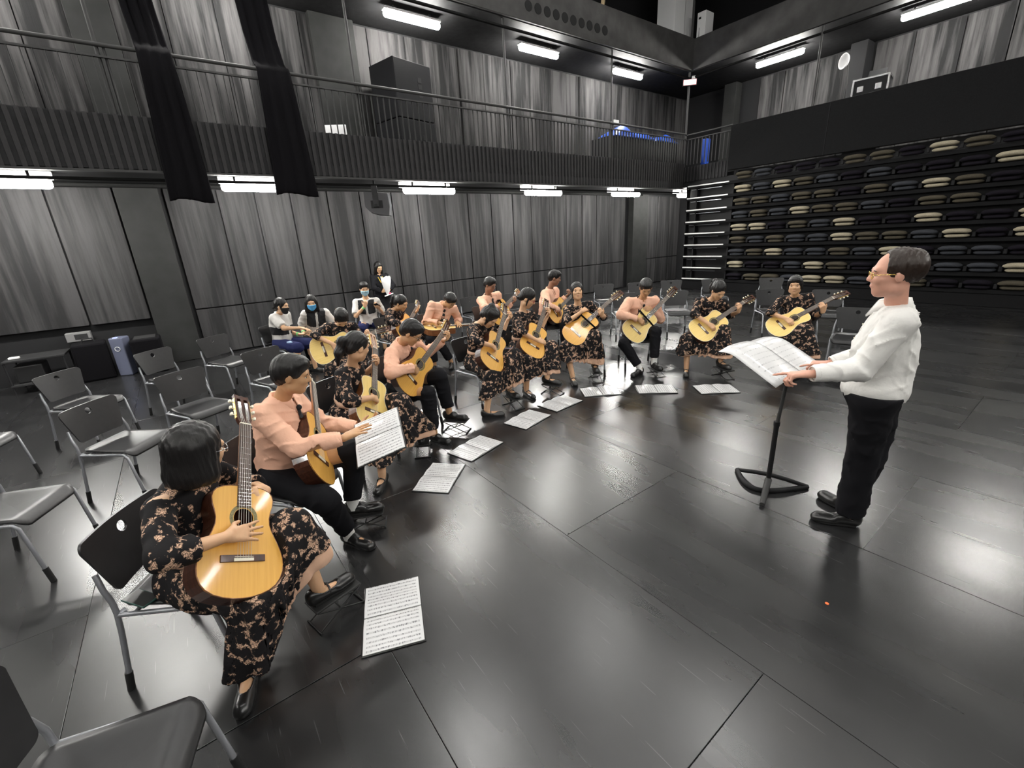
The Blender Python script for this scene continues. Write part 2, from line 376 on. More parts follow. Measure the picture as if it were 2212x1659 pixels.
def build_shell():
    struct('wall_back', MB().box((-10.75, YB+.03, 0), (8, YB+.3, 10.5)), M_BLACK, None, 'dark far wall behind the folded seating bank', 'wall')
    w = bpy.data.objects['wall_back']
    pu = unit_box('rear_gallery_wall_panel', M_WALL_UP, .012)
    xs = [-7.9, -7.2, -6.3, -5.45, -5.0, -4.2, -3.3, -2.5, -1.6, -.7, .3, 1.3, 2.3, 3.4]
    for a, b in zip(xs[:-1], xs[1:]):
        if a == -5.45: continue
        o = new_obj('gallery_wall_panel', pu, w); o.location = ((a+b)/2, YB+.0+rnd.uniform(-.02, .02), 4.75); o.scale = (b-a-.02, .06, 2.95)
    MB().bbox((-8.9, YB-.35, 3.3), (-8.5, YB, 6.25), .01).obj('pillar', M_PILLAR, w)
    MB().bbox((-5.42, YB-.5, 3.3), (-5.05, YB, 6.25), .01).obj('pillar', M_BLACK, w)
    struct('wall_right', MB().box((7.7, -8.2, 0), (8, 16.2, 10.5)), M_DARK, None, 'plain dark wall on the side behind the camera', 'wall')
    struct('wall_front', MB().box((-10.75, -8.4, 0), (8, -8.1, 10.5)), M_DARK, None, 'plain dark wall at the near end of the hall', 'wall')
    struct('ceiling', MB().box((-10.75, -8.2, 10.5), (8, 16.2, 10.7)), M_BLACK, None, 'black ceiling high above the beams', 'ceiling')
    # gallery decks (left and far) and upper decks with their beams
    d = struct('trim_1', MB().box((XW-.05, -8.1, 3.13), (XG+.02, YB, 3.3)).box((XG, YG, 3.13), (7.7, YB, 3.3)), M_BLACK, None, 'black underside slab of the lower gallery', 'gallery slab')
    struct('trim_2', MB().box((XW-.05, -8.1, 6.27), (XG+.02, YB, 6.4)).box((XG, YG, 6.27), (7.7, YB, 6.4)), M_DARK, None, 'black underside slab of the upper gallery with tube lights', 'gallery slab')
    b = struct('trim_3', MB().bbox((XG-.05, -8.1, 6.28), (XG+.10, YG-.05, 7.07), .01), M_BEAM, None, 'deep dark beam of the upper gallery with a row of round vents', 'beam')
    n = 24
    ring = MB(); ring.add([(.004*(k // n > 0)*0, r*math.cos(2*PI*i/n), r*math.sin(2*PI*i/n)) for k, r in ((0, .098), (n, .112)) for i in range(n)],
                          [(i, (i+1) % n, n+(i+1) % n, n+i) for i in range(n)])
    hole = MB(); hole.tube([(-.02, 0, 0), (.006, 0, 0)], .10, 24); mh = hole.mesh('vent_hole'); mh.materials.append(plain('vent_void', (.002, .002, .002), .9))
    for i in range(10):
        o = new_obj('vent_hole', mh, b); o.location = (XG+.10, 7.30 + i*.2655, 6.56)
    struct('trim_4', MB().bbox((XG-.05, YG-.05, 6.28), (7.7, YG+.10, 7.07), .01), M_BEAM, None, 'deep dark beam of the upper gallery above the seating', 'beam')
    # dark void above the upper gallery: rear faces
    # slatted front of the lower gallery
    f = struct('trim_5', MB().box((XG-.02, -8.1, 3.11), (XG, YG, 3.82)), M_DARK, None, 'slatted grey front of the lower gallery along the left wall', 'gallery front')
    sl = MB().bbox((-.5, -.5, -.5), (.5, .5, .5), .08).mesh('slat'); sl.materials.append(M_SLAT)
    y = -4.0
    while y < YG-.03:
        o = new_obj('slat', sl, f); o.location = (XG+.012, y, 3.465); o.scale = (.034, .055, .71); y += .107
    MB().box((XG-.03, -8.1, 3.085), (XG+.05, YG, 3.115)).obj('edge_strip', M_RAIL, f)
    f2 = struct('trim_6', MB().box((XG, YG-.02, 3.30), (-7.38, YG, 3.72)), M_BLACK, None, 'short slatted front of the gallery at the far corner', 'gallery front')
    x = XG+.06
    while x < -7.4:
        o = new_obj('slat', sl, f2); o.location = (x, YG-.03, 3.50); o.scale = (.03, .03, .42); x += .107
build_shell()

def build_railing():
    r = empty('gallery_railing', (XG, -8, 3.3)); L = lambda p: (p[0]-XG, p[1]+8, p[2]-3.3)
    tag(r, 'long dark steel gallery railing with thin balusters above the left wall', 'railing')
    MB().tube([L((XG, -8, 4.64)), L((XG, YG, 4.64))], .026, 10).obj('top_rail', M_RAIL, r)
    MB().box(L((XG-.02, -8, 4.49)), L((XG+.02, YG, 4.515))).obj('mid_rail', M_RAIL, r)
    bal = MB().box((-.02, -.005, -.345), (.02, .005, .345)).mesh('baluster'); bal.materials.append(M_RAIL)
    y = -4.0
    while y < YG-.05:
        o = new_obj('baluster', bal, r); o.location = L((XG-.01, y, 4.155)); y += .115
    for y in (-6.9, -3.55, -.14, 3.336, 6.70, 10.12):
        MB().tube([L((XG-.04, y, 3.3)), L((XG-.04, y, 6.29))], .024, 8).obj('post', M_RAIL, r)
        MB().tube([L((XG-.04, y+.075, 3.3)), L((XG-.04, y+.075, 4.66))], .016, 8).obj('post', M_RAIL, r)
    MB().tube([L((XG-.02, YG, 3.3)), L((XG-.02, YG, 10.4))], .035, 10).obj('corner_post', M_RAIL, r)
    MB().tube([L((XG-.02, -8, 6.12)), L((XG-.02, YG, 6.12))], .03, 8).obj('lighting_bar', M_PIPE, r)
    r2 = empty('corner_railing', (XG, YG, 3.3))
    tag(r2, 'short steel railing at the far gallery corner beside the carpeted barrier', 'railing')
    MB().tube([(0, 0, 1.31), (1.44, 0, 1.31)], .022, 8).obj('top_rail', M_RAIL, r2)
    MB().box((0, -.02, 1.17), (1.44, .02, 1.195)).obj('mid_rail', M_RAIL, r2)
    x = .08
    bal2 = MB().box((-.005, -.02, -.345), (.005, .02, .345)).mesh('baluster'); bal2.materials.append(M_RAIL)
    while x < 1.42:
        o = new_obj('baluster', bal2, r2); o.location = (x, 0, .82); x += .115
    tag(MB().tube([(XG, YG+.03, 6.12), (7.6, YG+.03, 6.12)], .03, 8).obj('lighting_pipe', M_PIPE), 'dark lighting pipe slung below the beam above the seating', 'pipe')
    tag(MB().tube([(-5.38, YG+.02, 4.6), (-5.38, YG+.02, 6.28)], .026, 8).obj('steel_post', M_RAIL), 'thin steel post rising from the barrier to the upper beam', 'post')
    # pipes under the gallery
    for i, (x, z, rr, lb) in enumerate(((-8.86, 3.00, .022, 'black lighting pipe running just under the front edge of the gallery'), (-10.25, 3.08, .035, 'dark conduit running under the gallery along the wall top'))):
        tag(MB().tube([(x, -8, z), (x, 13.4, z)], rr, 8).obj('lighting_pipe', M_PIPE), lb, 'pipe')
build_railing()

def make_tube_light(rot=0.0):
    t = empty('tube_light')
    MB().bbox((-.075, -.60, .05), (.075, .60, .09), .01).obj('housing', M_WHITE, t)
    d = MB(); d.tube([(0, -.595, 0), (0, -.585, 0), (0, -.56, 0), (0, .56, 0), (0, .585, 0), (0, .595, 0)], [.03, .05, .066, .066, .05, .03], 16); d.obj('diffuser', M_LAMP, t)
    MB().box((-.012, -.40, .07), (.012, -.37, .16)).obj('hanger', M_RAIL, t)
    MB().box((-.012, .37, .07), (.012, .40, .16)).obj('hanger', M_RAIL, t)
    return t
def build_lamps():
    base = make_tube_light(); first = [True]
    def put(x, y, z, rz, lab, grp):
        if first[0]: t = base; t.location = (x, y, z); t.rotation_euler = (0, 0, rz); first[0] = False
        else: t = dup(base, (x, y, z), rz)
        tag(t, lab, 'tube light', grp); return t
    g2 = 'tube lights under the upper gallery'
    labs = ['tube light under the upper gallery above the near left end', 'tube light under the upper gallery over the two drapes', 'upper tube light above the black loudspeaker cabinet', 'upper tube light below the round vents', 'upper tube light nearest the far corner on the left side']
    for k in range(5): put(-9.4, 4.9+3.27*(k-2), 6.09, 0, labs[k], g2)
    labs = ['upper tube light over the seating nearest the corner', 'upper tube light over the seating above the flight case', 'upper tube light over the seating past the right edge', 'upper tube light over the far right end of the seating', 'upper tube light over the rightmost seating wall']
    for k in range(5): put(-6.65+3.15*k, 14.3, 6.10, PI/2, labs[k], g2)
    # unseen tube lights added behind the camera to light the players' near side
    g3 = 'added unseen tube lights behind the camera'
    for k in range(6): put(6.0, -4.0+3.2*k, 6.05, 0, 'added unseen tube light on the side behind the camera', g3)
    for k in range(4): put(-6.5+3.6*k, -6.6, 6.05, PI/2, 'added unseen tube light at the near end behind the camera', g3)
    g1 = 'tube lights under the lower gallery'
    labs = ['glowing tube light under the gallery at the far left edge of the photo', 'glowing tube light under the gallery between the two black drapes', 'glowing tube light under the gallery just right of the hanging loudspeaker',
            'glowing tube light under the gallery in the middle of the left wall, fourth along', 'glowing tube light under the gallery nearest the grey pillar', 'glowing tube light under the gallery cut off by the seating bank frame']
    low = []
    for k in range(6):
        low.append(put(-9.05, -1.65+3.18*k, 2.945, 0, labs[k], g1))
    for t in low: MB().box((-.20, -.60, .07), (-.185, .60, .18)).obj('lamp_glow_plate', M_GLOW_PLATE, t)  # white plates standing in for the lamplit strip on the beam behind
    put(-9.05, -4.85, 2.945, 0, 'tube light under the gallery beyond the left edge of view', g1)
build_lamps()

def build_fill_lights():  # overhead fill lights added out of view to brighten players and floor
    t = empty('added_fill_light')
    MB().bbox((-.72, -.22, .02), (.72, .22, .10), .02).obj('housing', M_BLACK, t)
    MB().box((-.68, -.18, .008), (.68, .18, .02)).obj('lens', M_FILL, t)
    MB().tube([(0, 0, .1), (0, 0, 1.19)], .015, 8).obj('drop_rod', M_RAIL, t)
    tag(t, 'added overhead fill light, out of view, brightening the players', 'work light', 'added overhead fill lights')
    i = 0
    for x in (-6.5, -3.0, .5):
        for y in (-1.0, 3.2, 7.4):
            if i == 0: t.location = (x, y, 9.3)
            else: dup(t, (x, y, 9.3))
            i += 1
build_fill_lights()

# ------------------------------------------------------------------ folded seating bank
ROWS = ['BGKKKBBKCBKBGK', 'CGCBGKGKKKCKGB', 'BBGBBKBGCBKGKB', 'GBGCBBGKBBKCGK', 'CCKBGCKKCKKCKG', 'BGBGGCBBGCKCBK', 'GBCGGBGCKGGKBC', 'CKKGCBKKKGGCKG', 'KBBGCCGKBKKBGC']
def build_seating():
    s = empty('seating_bank', (-2.0, 13.6, 0)); O = Vector((-2.0, 13.6, 0))
    tag(s, 'folded retractable seating bank with nine rows of cushioned seats', 'seating')
    L = lambda p: Vector(p) - O
    cm = {'C': plain('seat_cream_wool', (.30, .265, .195), .9, spec=.08, bump=.5, bscale=220, var=.15, vscale=60), 'B': plain('seat_olive_wool', (.062, .054, .040), .9, spec=.08, bump=.5, bscale=220, var=.15, vscale=60),
          'G': plain('seat_slate_wool', (.036, .038, .044), .9, spec=.08, bump=.5, bscale=220, var=.15, vscale=60), 'K': plain('seat_dark_wool', (.010, .0085, .012), .9, spec=.08, bump=.5, bscale=220, var=.15, vscale=60)}
    def cushion(w, h, d, crown):
        mb = MB(); nx, nz = 9, 6; vs = []; fs = []
        ring = []
        for j in range(12):
            a = 2*PI*j/12; ring.append((math.copysign(abs(math.cos(a))**.55, math.cos(a))*d/2, math.copysign(abs(math.sin(a))**.6, math.sin(a))*h/2))
        for i in range(nx+1):
            u = i/nx*2-1; e = (1-abs(u)**6)**.5 if abs(u) < 1 else 0.0; e = max(e, .35)
            for (yy, zz) in ring: vs.append((u*w/2, yy*e, zz*e + crown*(1-u*u)))
        for i in range(nx):
            for j in range(12): a = i*12+j; b = i*12+(j+1) % 12; fs.append((a, a+12, b+12, b))
        fs.append(tuple(range(12))); fs.append(tuple(range(nx*12, nx*12+12))[::-1])
        mb.add(vs, fs, True); return mb
    mesh = {}
    for k, m in cm.items():
        a = cushion(.45, .095, .26, .018).mesh('seat_back_' + m.name); a.materials.append(m)
        b = cushion(.40, .075, .24, .0).mesh('seat_pad_' + m.name); b.materials.append(m); mesh[k] = (a, b)
    arm = MB().bbox((-.03, -.10, -.05), (.03, .10, .05), .01).mesh('seat_bracket'); arm.materials.append(M_BLACK)
    fas = MB().bbox((-8.65, 13.50, -.045), (4.5, 13.60, .035), .006).mesh('platform_edge'); fas.materials.append(M_CARPET)
    MB().box(L((-8.7, 13.78, 0)), L((4.5, 13.95, 3.43))).obj('backing', M_BLACK, s)
    MB().bbox(L((-8.6, 13.52, 0)), L((4.5, 13.7, .27)), .01).obj('base_board', M_CARPET, s)
    wb = MB().bbox((-8.60, 13.475, -.018), (-7.28, 13.505, .018), .006).mesh('white_edge_bar'); wb.materials.append(M_WHITE)
    wb2 = MB().bbox((-8.55, 13.62, -.008), (-7.55, 13.64, .008), .003).mesh('grey_bar'); wb2.materials.append(M_TUBE)
    for r in range(9):
        zs = 3.12 - .35*r
        o = new_obj('platform_edge', fas, s); o.location = -O + Vector((0, 0, zs))
        o = new_obj('white_edge_bar', wb, s); o.location = -O + Vector((0, 0, zs+.02))
        o = new_obj('side_bar', wb2, s); o.location = -O + Vector((0, 0, zs-.08))
        for c, ch in enumerate(ROWS[r]):
            x = -6.885 + .5215*c
            st = new_obj('seat', mesh[ch][1], s); st.location = L((x+.02, 13.56, zs+.085))
            bk = new_obj('folded_backrest', mesh[ch][0], st); bk.location = (-.015, -.04, .085)
            br = new_obj('bracket', arm, st); br.location = (.26, .05, .02)
    for x in (-8.68, -8.35, -7.2):
        MB().box(L((x-.02, 13.6, 0)), L((x+.02, 13.75, 3.43))).obj('frame_post', M_BLACK, s)
    b = MB().bbox((-7.36, 13.46, 3.44), (4.5, 13.60, 4.60), .015); o = b.obj('carpeted_barrier', M_CARPET)
    tag(o, 'long dark carpeted barrier wall above the folded seats', 'barrier')
    MB().box((-4.95, 13.452, 3.45), (-4.94, 13.462, 4.58)).obj('joint', M_BLACK, o)
build_seating()

# ------------------------------------------------------------------ gallery and wall clutter
def build_clutter():
    # two black drapes hung over the rail
    def drape(y0, y1, zb, lab):
        mb = MB(); vs = []; fs = []; ny = 25
        prof = [(-9.12, 7.0), (-9.10, 6.0), (-9.08, 5.2), (-8.98, 4.80), (-8.86, 4.70), (-8.79, 4.685), (-8.745, 4.62), (-8.735, 4.2), (-8.72, 3.6), (-8.70, 3.0), (-8.69, zb+.03), (-8.70, zb)]
        for i, (x, z) in enumerate(prof):
            for j in range(ny):
                u = j/(ny-1); fold = .022*math.sin(u*19+i*.25) + .010*math.sin(u*41+i)
                w = 1.0 + .42*max(0, (4.6-z)/1.9)
                yy = (y0+y1)/2 + (u-.5)*(y1-y0)*w + (-.12 if z > 5 else 0)*(z-4.7)/2.3
                vs.append((x + fold*(1.0 if i not in (4, 5, 6) else .2), yy, z + (.03*math.sin(u*5) if i >= 10 else 0)))
        for i in range(len(prof)-1):
            for j in range(ny-1): a = i*ny+j; fs.append((a, a+1, a+ny+1, a+ny))
        mb.add(vs, fs, True); o = mb.obj('stage_drape', M_CURTAIN); md = o.modifiers.new('thick', 'SOLIDIFY'); md.thickness = .02
        tag(o, lab, 'drape', 'black drapes over the gallery rail')
    drape(.28, .68, 2.70, 'black drape hung over the gallery rail, the left one of two')
    drape(1.76, 2.24, 2.80, 'black drape hung over the gallery rail, right one between two tube lights')
    # hanging loudspeaker under the gallery
    t = empty('hanging_loudspeaker', (-8.95, 3.49, 2.68), math.radians(-21.7)); tag(t, 'dark grey wedge loudspeaker hanging from a yoke under the gallery', 'loudspeaker')
    side = [(-.23, .21), (-.235, -.04), (-.13, -.16), (.02, -.205), (.19, -.225), (.215, -.05), (.20, .17), (.10, .185)]
    c = MB().prism(side[::-1], -.15, .15, ((0, 1, 0), (0, 0, 1), (1, 0, 0))).obj('cabinet', plain('speaker_grey_paint', (.035, .035, .038), .6, bump=.3, bscale=300), t)
    MB().prism([(.195, -.225), (.225, -.05), (.205, .175), (.25, .15), (.262, -.05), (.235, -.235)], -.14, .14, ((0, 1, 0), (0, 0, 1), (1, 0, 0))).obj('grille', plain('speaker_grille', (.30, .31, .32), .5, bump=.6, bscale=900), t)
    MB().bbox((.147, -.12, -.09), (.153, .10, .05), .002).obj('handle_recess', M_BLACK, c)
    MB().bbox((.155, -.075, -.07), (.175, .03, .30), .008).obj('yoke', M_DARK, t); MB().bbox((-.175, -.075, -.07), (-.155, .03, .30), .008).obj('yoke', M_DARK, t); MB().bbox((-.175, -.075, .29), (.175, .03, .31), .006).obj('yoke_bar', M_DARK, t)
    MB().tube([(.174, -.03, -.04), (.19, -.03, -.04)], .03, 14).obj('pivot_knob', M_BLACK, t)
    MB().tube([(0, -.02, .3), (0, -.02, .44)], .022, 8).obj('clamp', M_BLACK, t)
    # loudspeaker cabinets on the gallery
    t = empty('loudspeaker_stack', (-9.85, 4.72, 3.3), math.radians(14)); tag(t, 'tall black loudspeaker cabinets stacked behind the gallery railing', 'loudspeaker')
    for z0, z1 in ((0, 1.05), (1.06, 2.10)):
        c = MB().bbox((-.40, -.48, z0), (.40, .48, z1), .015).obj('cabinet', plain('road_black_paint', (.012, .012, .0135), .6, spec=.1, bump=.3, bscale=400), t)
        for k in (-.10, .05, .17): MB().bbox((.398, .10, (z0+z1)/2+k), (.404, .20, (z0+z1)/2+k+.09), .002).obj('badge', M_BLACK, c)
    # chair with white back on the gallery
    t = empty('gallery_chair', (-9.45, 3.02, 3.3), math.radians(-30)); tag(t, 'chair with white back standing behind the gallery railing', 'chair')
    MB().bbox((-.21, -.21, .43), (.21, .21, .46), .012).obj('seat', M_BLACK, t)
    MB().bbox((-.25, -.20, .56), (-.225, .20, .86), .012).obj('backrest', M_WHITE, t)
    for x in (-.2, .19):
        for y in (-.2, .2): MB().tube([(x, y, 0), (x*.9, y, .44)], .011, 8).obj('leg', M_WHITE, t)
    MB().tube([(-.19, -.2, .45), (-.24, -.19, .6)], .011, 8).obj('back_post', M_WHITE, t); MB().tube([(-.19, .2, .45), (-.24, .19, .6)], .011, 8).obj('back_post', M_WHITE, t)
    # blue folded covers on the rail corner
    mb = plain('blue_plastic_cover', (.015, .07, .42), .45, bump=.3, bscale=30)
    def lump(name, x0, x1, y0, y1, z0, h, seed, lab):
        r = random.Random(seed); vs = []; fs = []; nx, ny = 7, 15
        for i in range(nx):
            for j in range(ny):
                u, v = i/(nx-1), j/(ny-1); e = math.sin(PI*u)**.4*min(1, 6*min(v, 1-v)+.05)
                vs.append((x0+(x1-x0)*u, y0+(y1-y0)*v, z0 + h*e*(.62+.38*math.sin(v*9+seed)*math.cos(u*4)) + r.uniform(-.02, .02)*e))
        for i in range(nx-1):
            for j in range(ny-1): a = i*ny+j; fs.append((a, a+ny, a+ny+1, a+1))
        n0 = len(vs)
        for i in range(nx):
            for j in range(ny): vs.append((vs[i*ny+j][0], vs[i*ny+j][1], z0-.01))
        for i in range(nx-1):
            for j in range(ny-1): a = n0+i*ny+j; fs.append((a, a+1, a+ny+1, a+ny))
        for j in range(ny-1): fs.append((j, j+1, n0+j+1, n0+j)); b = (nx-1)*ny; fs.append((b+j+1, b+j, n0+b+j, n0+b+j+1))
        for i in range(nx-1): a = i*ny; fs.append((a+ny, a, n0+a, n0+a+ny)); a = i*ny+ny-1; fs.append((a, a+ny, n0+a+ny, n0+a))
        o = MB().add(vs, fs, True).obj(name, mb); tag(o, lab, 'cover')
    t = MB().bbox((-9.75, 10.3, 3.3), (-9.0, 13.4, 4.42), .02).obj('equipment_crate', M_BLACK); tag(t, 'black crate on the gallery holding the folded blue covers', 'crate')
    lump('blue_cover', -9.7, -8.95, 10.45, 12.2, 4.43, .34, 2, 'crumpled blue plastic cover lying along the gallery rail')
    lump('blue_cover', -9.7, -8.95, 12.35, 13.4, 4.43, .26, 5, 'smaller blue plastic cover right at the corner post of the gallery')
    o = MB().bbox((-8.55, 14.0, 3.30), (-8.38, 14.2, 4.5), .02).obj('blue_roll', mb); tag(o, 'upright blue bundle behind the corner railing', 'cover')
    o = MB().bbox((-8.84, 10.22, 4.60), (-8.82, 10.42, 4.74), .003).obj('paper_notice', M_WPAPER); tag(o, 'small white paper notice on the gallery rail beside the blue cover', 'notice')
    # red LED clock sign at the corner
    t = empty('led_sign', (XG+.02, YG-.06, 5.98), math.radians(-45)); tag(t, 'small red glowing LED sign hanging at the corner post', 'sign')
    MB().bbox((.05, -.20, -.09), (.10, .20, .09), .006).obj('case', M_BLACK, t)
    MB().bbox((.098, -.18, -.07), (.106, .18, .07), .003).obj('lit_face', emit('red_sign_glow', (1.0, .02, .06), .55), t)
    dm = MB()
    for i in range(7): dm.obox((.107, -.14+i*.047, .005*(i % 2)), ((1, 0, 0), (0, 1, .25), (0, -.25, 1)), (.001, .010, .035))
    dm.obj('lit_strokes', emit('pink_sign_glow', (1.0, .16, .22), .9), t)
    MB().bbox((.02, .06, .08), (.05, .16, .17), .005).obj('bracket', M_WPAPER, t)
    # white lockers and pale panel above the beam at the corner
    t = empty('white_cabinet', (-9.4, 13.55, 7.08)); tag(t, 'tall white metal cabinet standing above the corner beam', 'cabinet')
    MB().bbox((-.3, -.50, 0), (.3, .45, 2.2), .01).obj('body', M_WHITE, t); MB().box((.3, .38, .30), (.306, .42, .50)).obj('handle', M_BLACK, t); MB().box((.3, -.02, 0), (.302, -.012, 2.2)).obj('door_gap', M_DARK, t)
    t = empty('white_box', (-8.62, 13.78, 7.07)); tag(t, 'low white equipment box right of the corner post above the beam', 'box')
    MB().bbox((-.10, -.2, 0), (.16, .2, .62), .01).obj('body', M_WHITE, t); MB().bbox((-.05, -.212, .45), (.02, -.2, .50), .002).obj('switch', M_BLACK, t)
    MB().tube([(-.02, -.205, .25), (-.02, -.205, .0)], .006, 6).obj('cable', M_BLACK, t)
    o = MB().tube([(-9.05, 9.9, 7.0), (-9.0, 9.95, 7.3), (-9.1, 10.05, 7.7), (-9.0, 10.1, 8.4)], .05, 8).obj('cable_coil', plain('tan_rope', (.35, .27, .16), .9)); tag(o, 'tan coiled cable hanging above the beam', 'cable')
    o = MB().tube([(-8.6, 8.6, 7.12), (-9.2, 9.8, 8.6)], .05, 8).obj('lighting_boom', M_BLACK); tag(o, 'black sloping boom pipe resting above the vented beam', 'pipe')
    # flight case with laptop on the barrier
    t = empty('flight_case', (-4.42, 14.28, 4.40), math.radians(8)); tag(t, 'black flight case with silver edges standing behind the barrier', 'case')
    MB().box((-.33, -.25, -1.10), (.33, .25, .62)).obj('body', M_BLACK, t)
    e = MB()
    for x in (-.33, .33):
        for y in (-.25, .25): e.box((x-.018, y-.018, 0), (x+.018, y+.018, .64))
    for z in (0, .62):
        for y in (-.25, .25): e.box((-.33, y-.018, z-.018), (.33, y+.018, z+.018))
        for x in (-.33, .33): e.box((x-.018, -.25, z-.018), (x+.018, .25, z+.018))
    e.obj('edge_trim', M_STEEL, t)
    MB().bbox((-.24, -.262, .36), (-.12, -.25, .48), .004).obj('latch', M_STEEL, t); MB().bbox((.10, -.262, .36), (.22, -.25, .48), .004).obj('latch', M_STEEL, t)
    t = empty('laptop', (-4.38, 14.3, 5.045), math.radians(10)); tag(t, 'open laptop on top of the flight case', 'laptop')
    MB().bbox((-.17, -.12, 0), (.17, .12, .018), .004).obj('base', M_DARK, t); MB().obox((0, .16, .11), ((1, 0, 0), (0, .5, .86), (0, -.86, .5)), (.17, .12, .005)).obj('screen', M_BLACK, t)
    # white dish lamp on the far gallery
    t = empty('dish_lamp', (-5.0, 14.2, 5.55), math.radians(-35)); tag(t, 'white dish lamp on a stand beside the far gallery pillar', 'lamp')
    vs = []; n = 20
    d = MB(); rs = [(.0, .02), (.07, .0), (.14, -.04), (.17, -.09)]
    for rr, yy in rs: vs += [(rr*math.cos(2*PI*i/n), yy, rr*math.sin(2*PI*i/n)) for i in range(n)]
    d.add(vs, [(k*n+i, k*n+(i+1) % n, (k+1)*n+(i+1) % n, (k+1)*n+i) for k in range(3) for i in range(n)], True); d.obj('dish', M_WHITE, t).modifiers.new('t', 'SOLIDIFY').thickness = .01
    MB().tube([(0, .03, 0), (0, .08, -.4), (0, .08, -2.25)], .014, 8).obj('stand', M_RAIL, t)
    # equipment at the foot of the left wall
    t = empty('wall_socket_box', (-10.42, -1.55, .62)); tag(t, 'grey metal socket box on the low wall recess', 'box')
    MB().bbox((-.05, -.16, 0), (.08, .16, .15), .008).obj('body', plain('grey_box_paint', (.16, .16, .16), .5), t); MB().box((.08, -.05, .03), (.084, .12, .12)).obj('face_plate', M_DARK, t)
    t = empty('av_trolley', (-10.05, -2.05, 0)); tag(t, 'small dark trolley with black gear at the foot of the left wall', 'trolley')
    MB().bbox((-.3, -.35, .50), (.3, .35, .53), .006).obj('top_shelf', M_DARK, t); MB().bbox((-.3, -.35, .12), (.3, .35, .15), .006).obj('lower_shelf', M_DARK, t)
    for x in (-.28, .28):
        for y in (-.33, .33): MB().tube([(x, y, 0), (x, y, .52)], .014, 8).obj('post', M_BLACK, t)
    MB().bbox((-.2, -.28, .15), (.2, .05, .42), .02).obj('gear_case', M_PLASTIC, t); MB().bbox((.05, -.30, .53), (.13, -.18, .56), .006).obj('remote', M_WHITE, t)
    t = empty('black_equipment_case', (-10.05, -1.42, 0), .1); tag(t, 'tall black fabric-covered case by the left wall recess', 'case')
    MB().bbox((-.25, -.22, 0), (.22, .22, .62), .03).obj('body', M_CURTAIN, t); MB().tube([(-.05, -.08, .62), (-.05, -.06, .68), (-.05, .06, .68), (-.05, .08, .62)], .012, 6).obj('handle', M_BLACK, t)
    t = empty('tower_unit', (-9.95, -1.02, 0), math.radians(-25)); tag(t, 'slim slate-blue tower unit with a blue light and round emblem', 'tower unit')
    MB().bbox((-.12, -.10, 0), (.10, .10, .66), .02).obj('body', plain('slate_blue_plastic', (.10, .11, .16), .4), t)
    MB().box((.06, -.03, .655), (.09, .03, .664)).obj('blue_light', emit('blue_led', (.05, .12, 1.0), 6.0), t)
    rg = MB(); rg.tube([(.104, .038*math.cos(a*PI/8), .47+.038*math.sin(a*PI/8)) for a in range(17)], .005, 6); rg.obj('round_emblem', M_WHITE, t)
    t = empty('black_covered_case', (-9.85, -.62, 0)); tag(t, 'low black drape-covered case beside the pillar base', 'case')
    MB().bbox((-.3, -.26, 0), (.2, .16, .60), .03).obj('cover', M_CURTAIN, t); MB().box((-.25, -.2, .60), (.15, .1, .615)).obj('lid', M_DARK, t)
build_clutter()

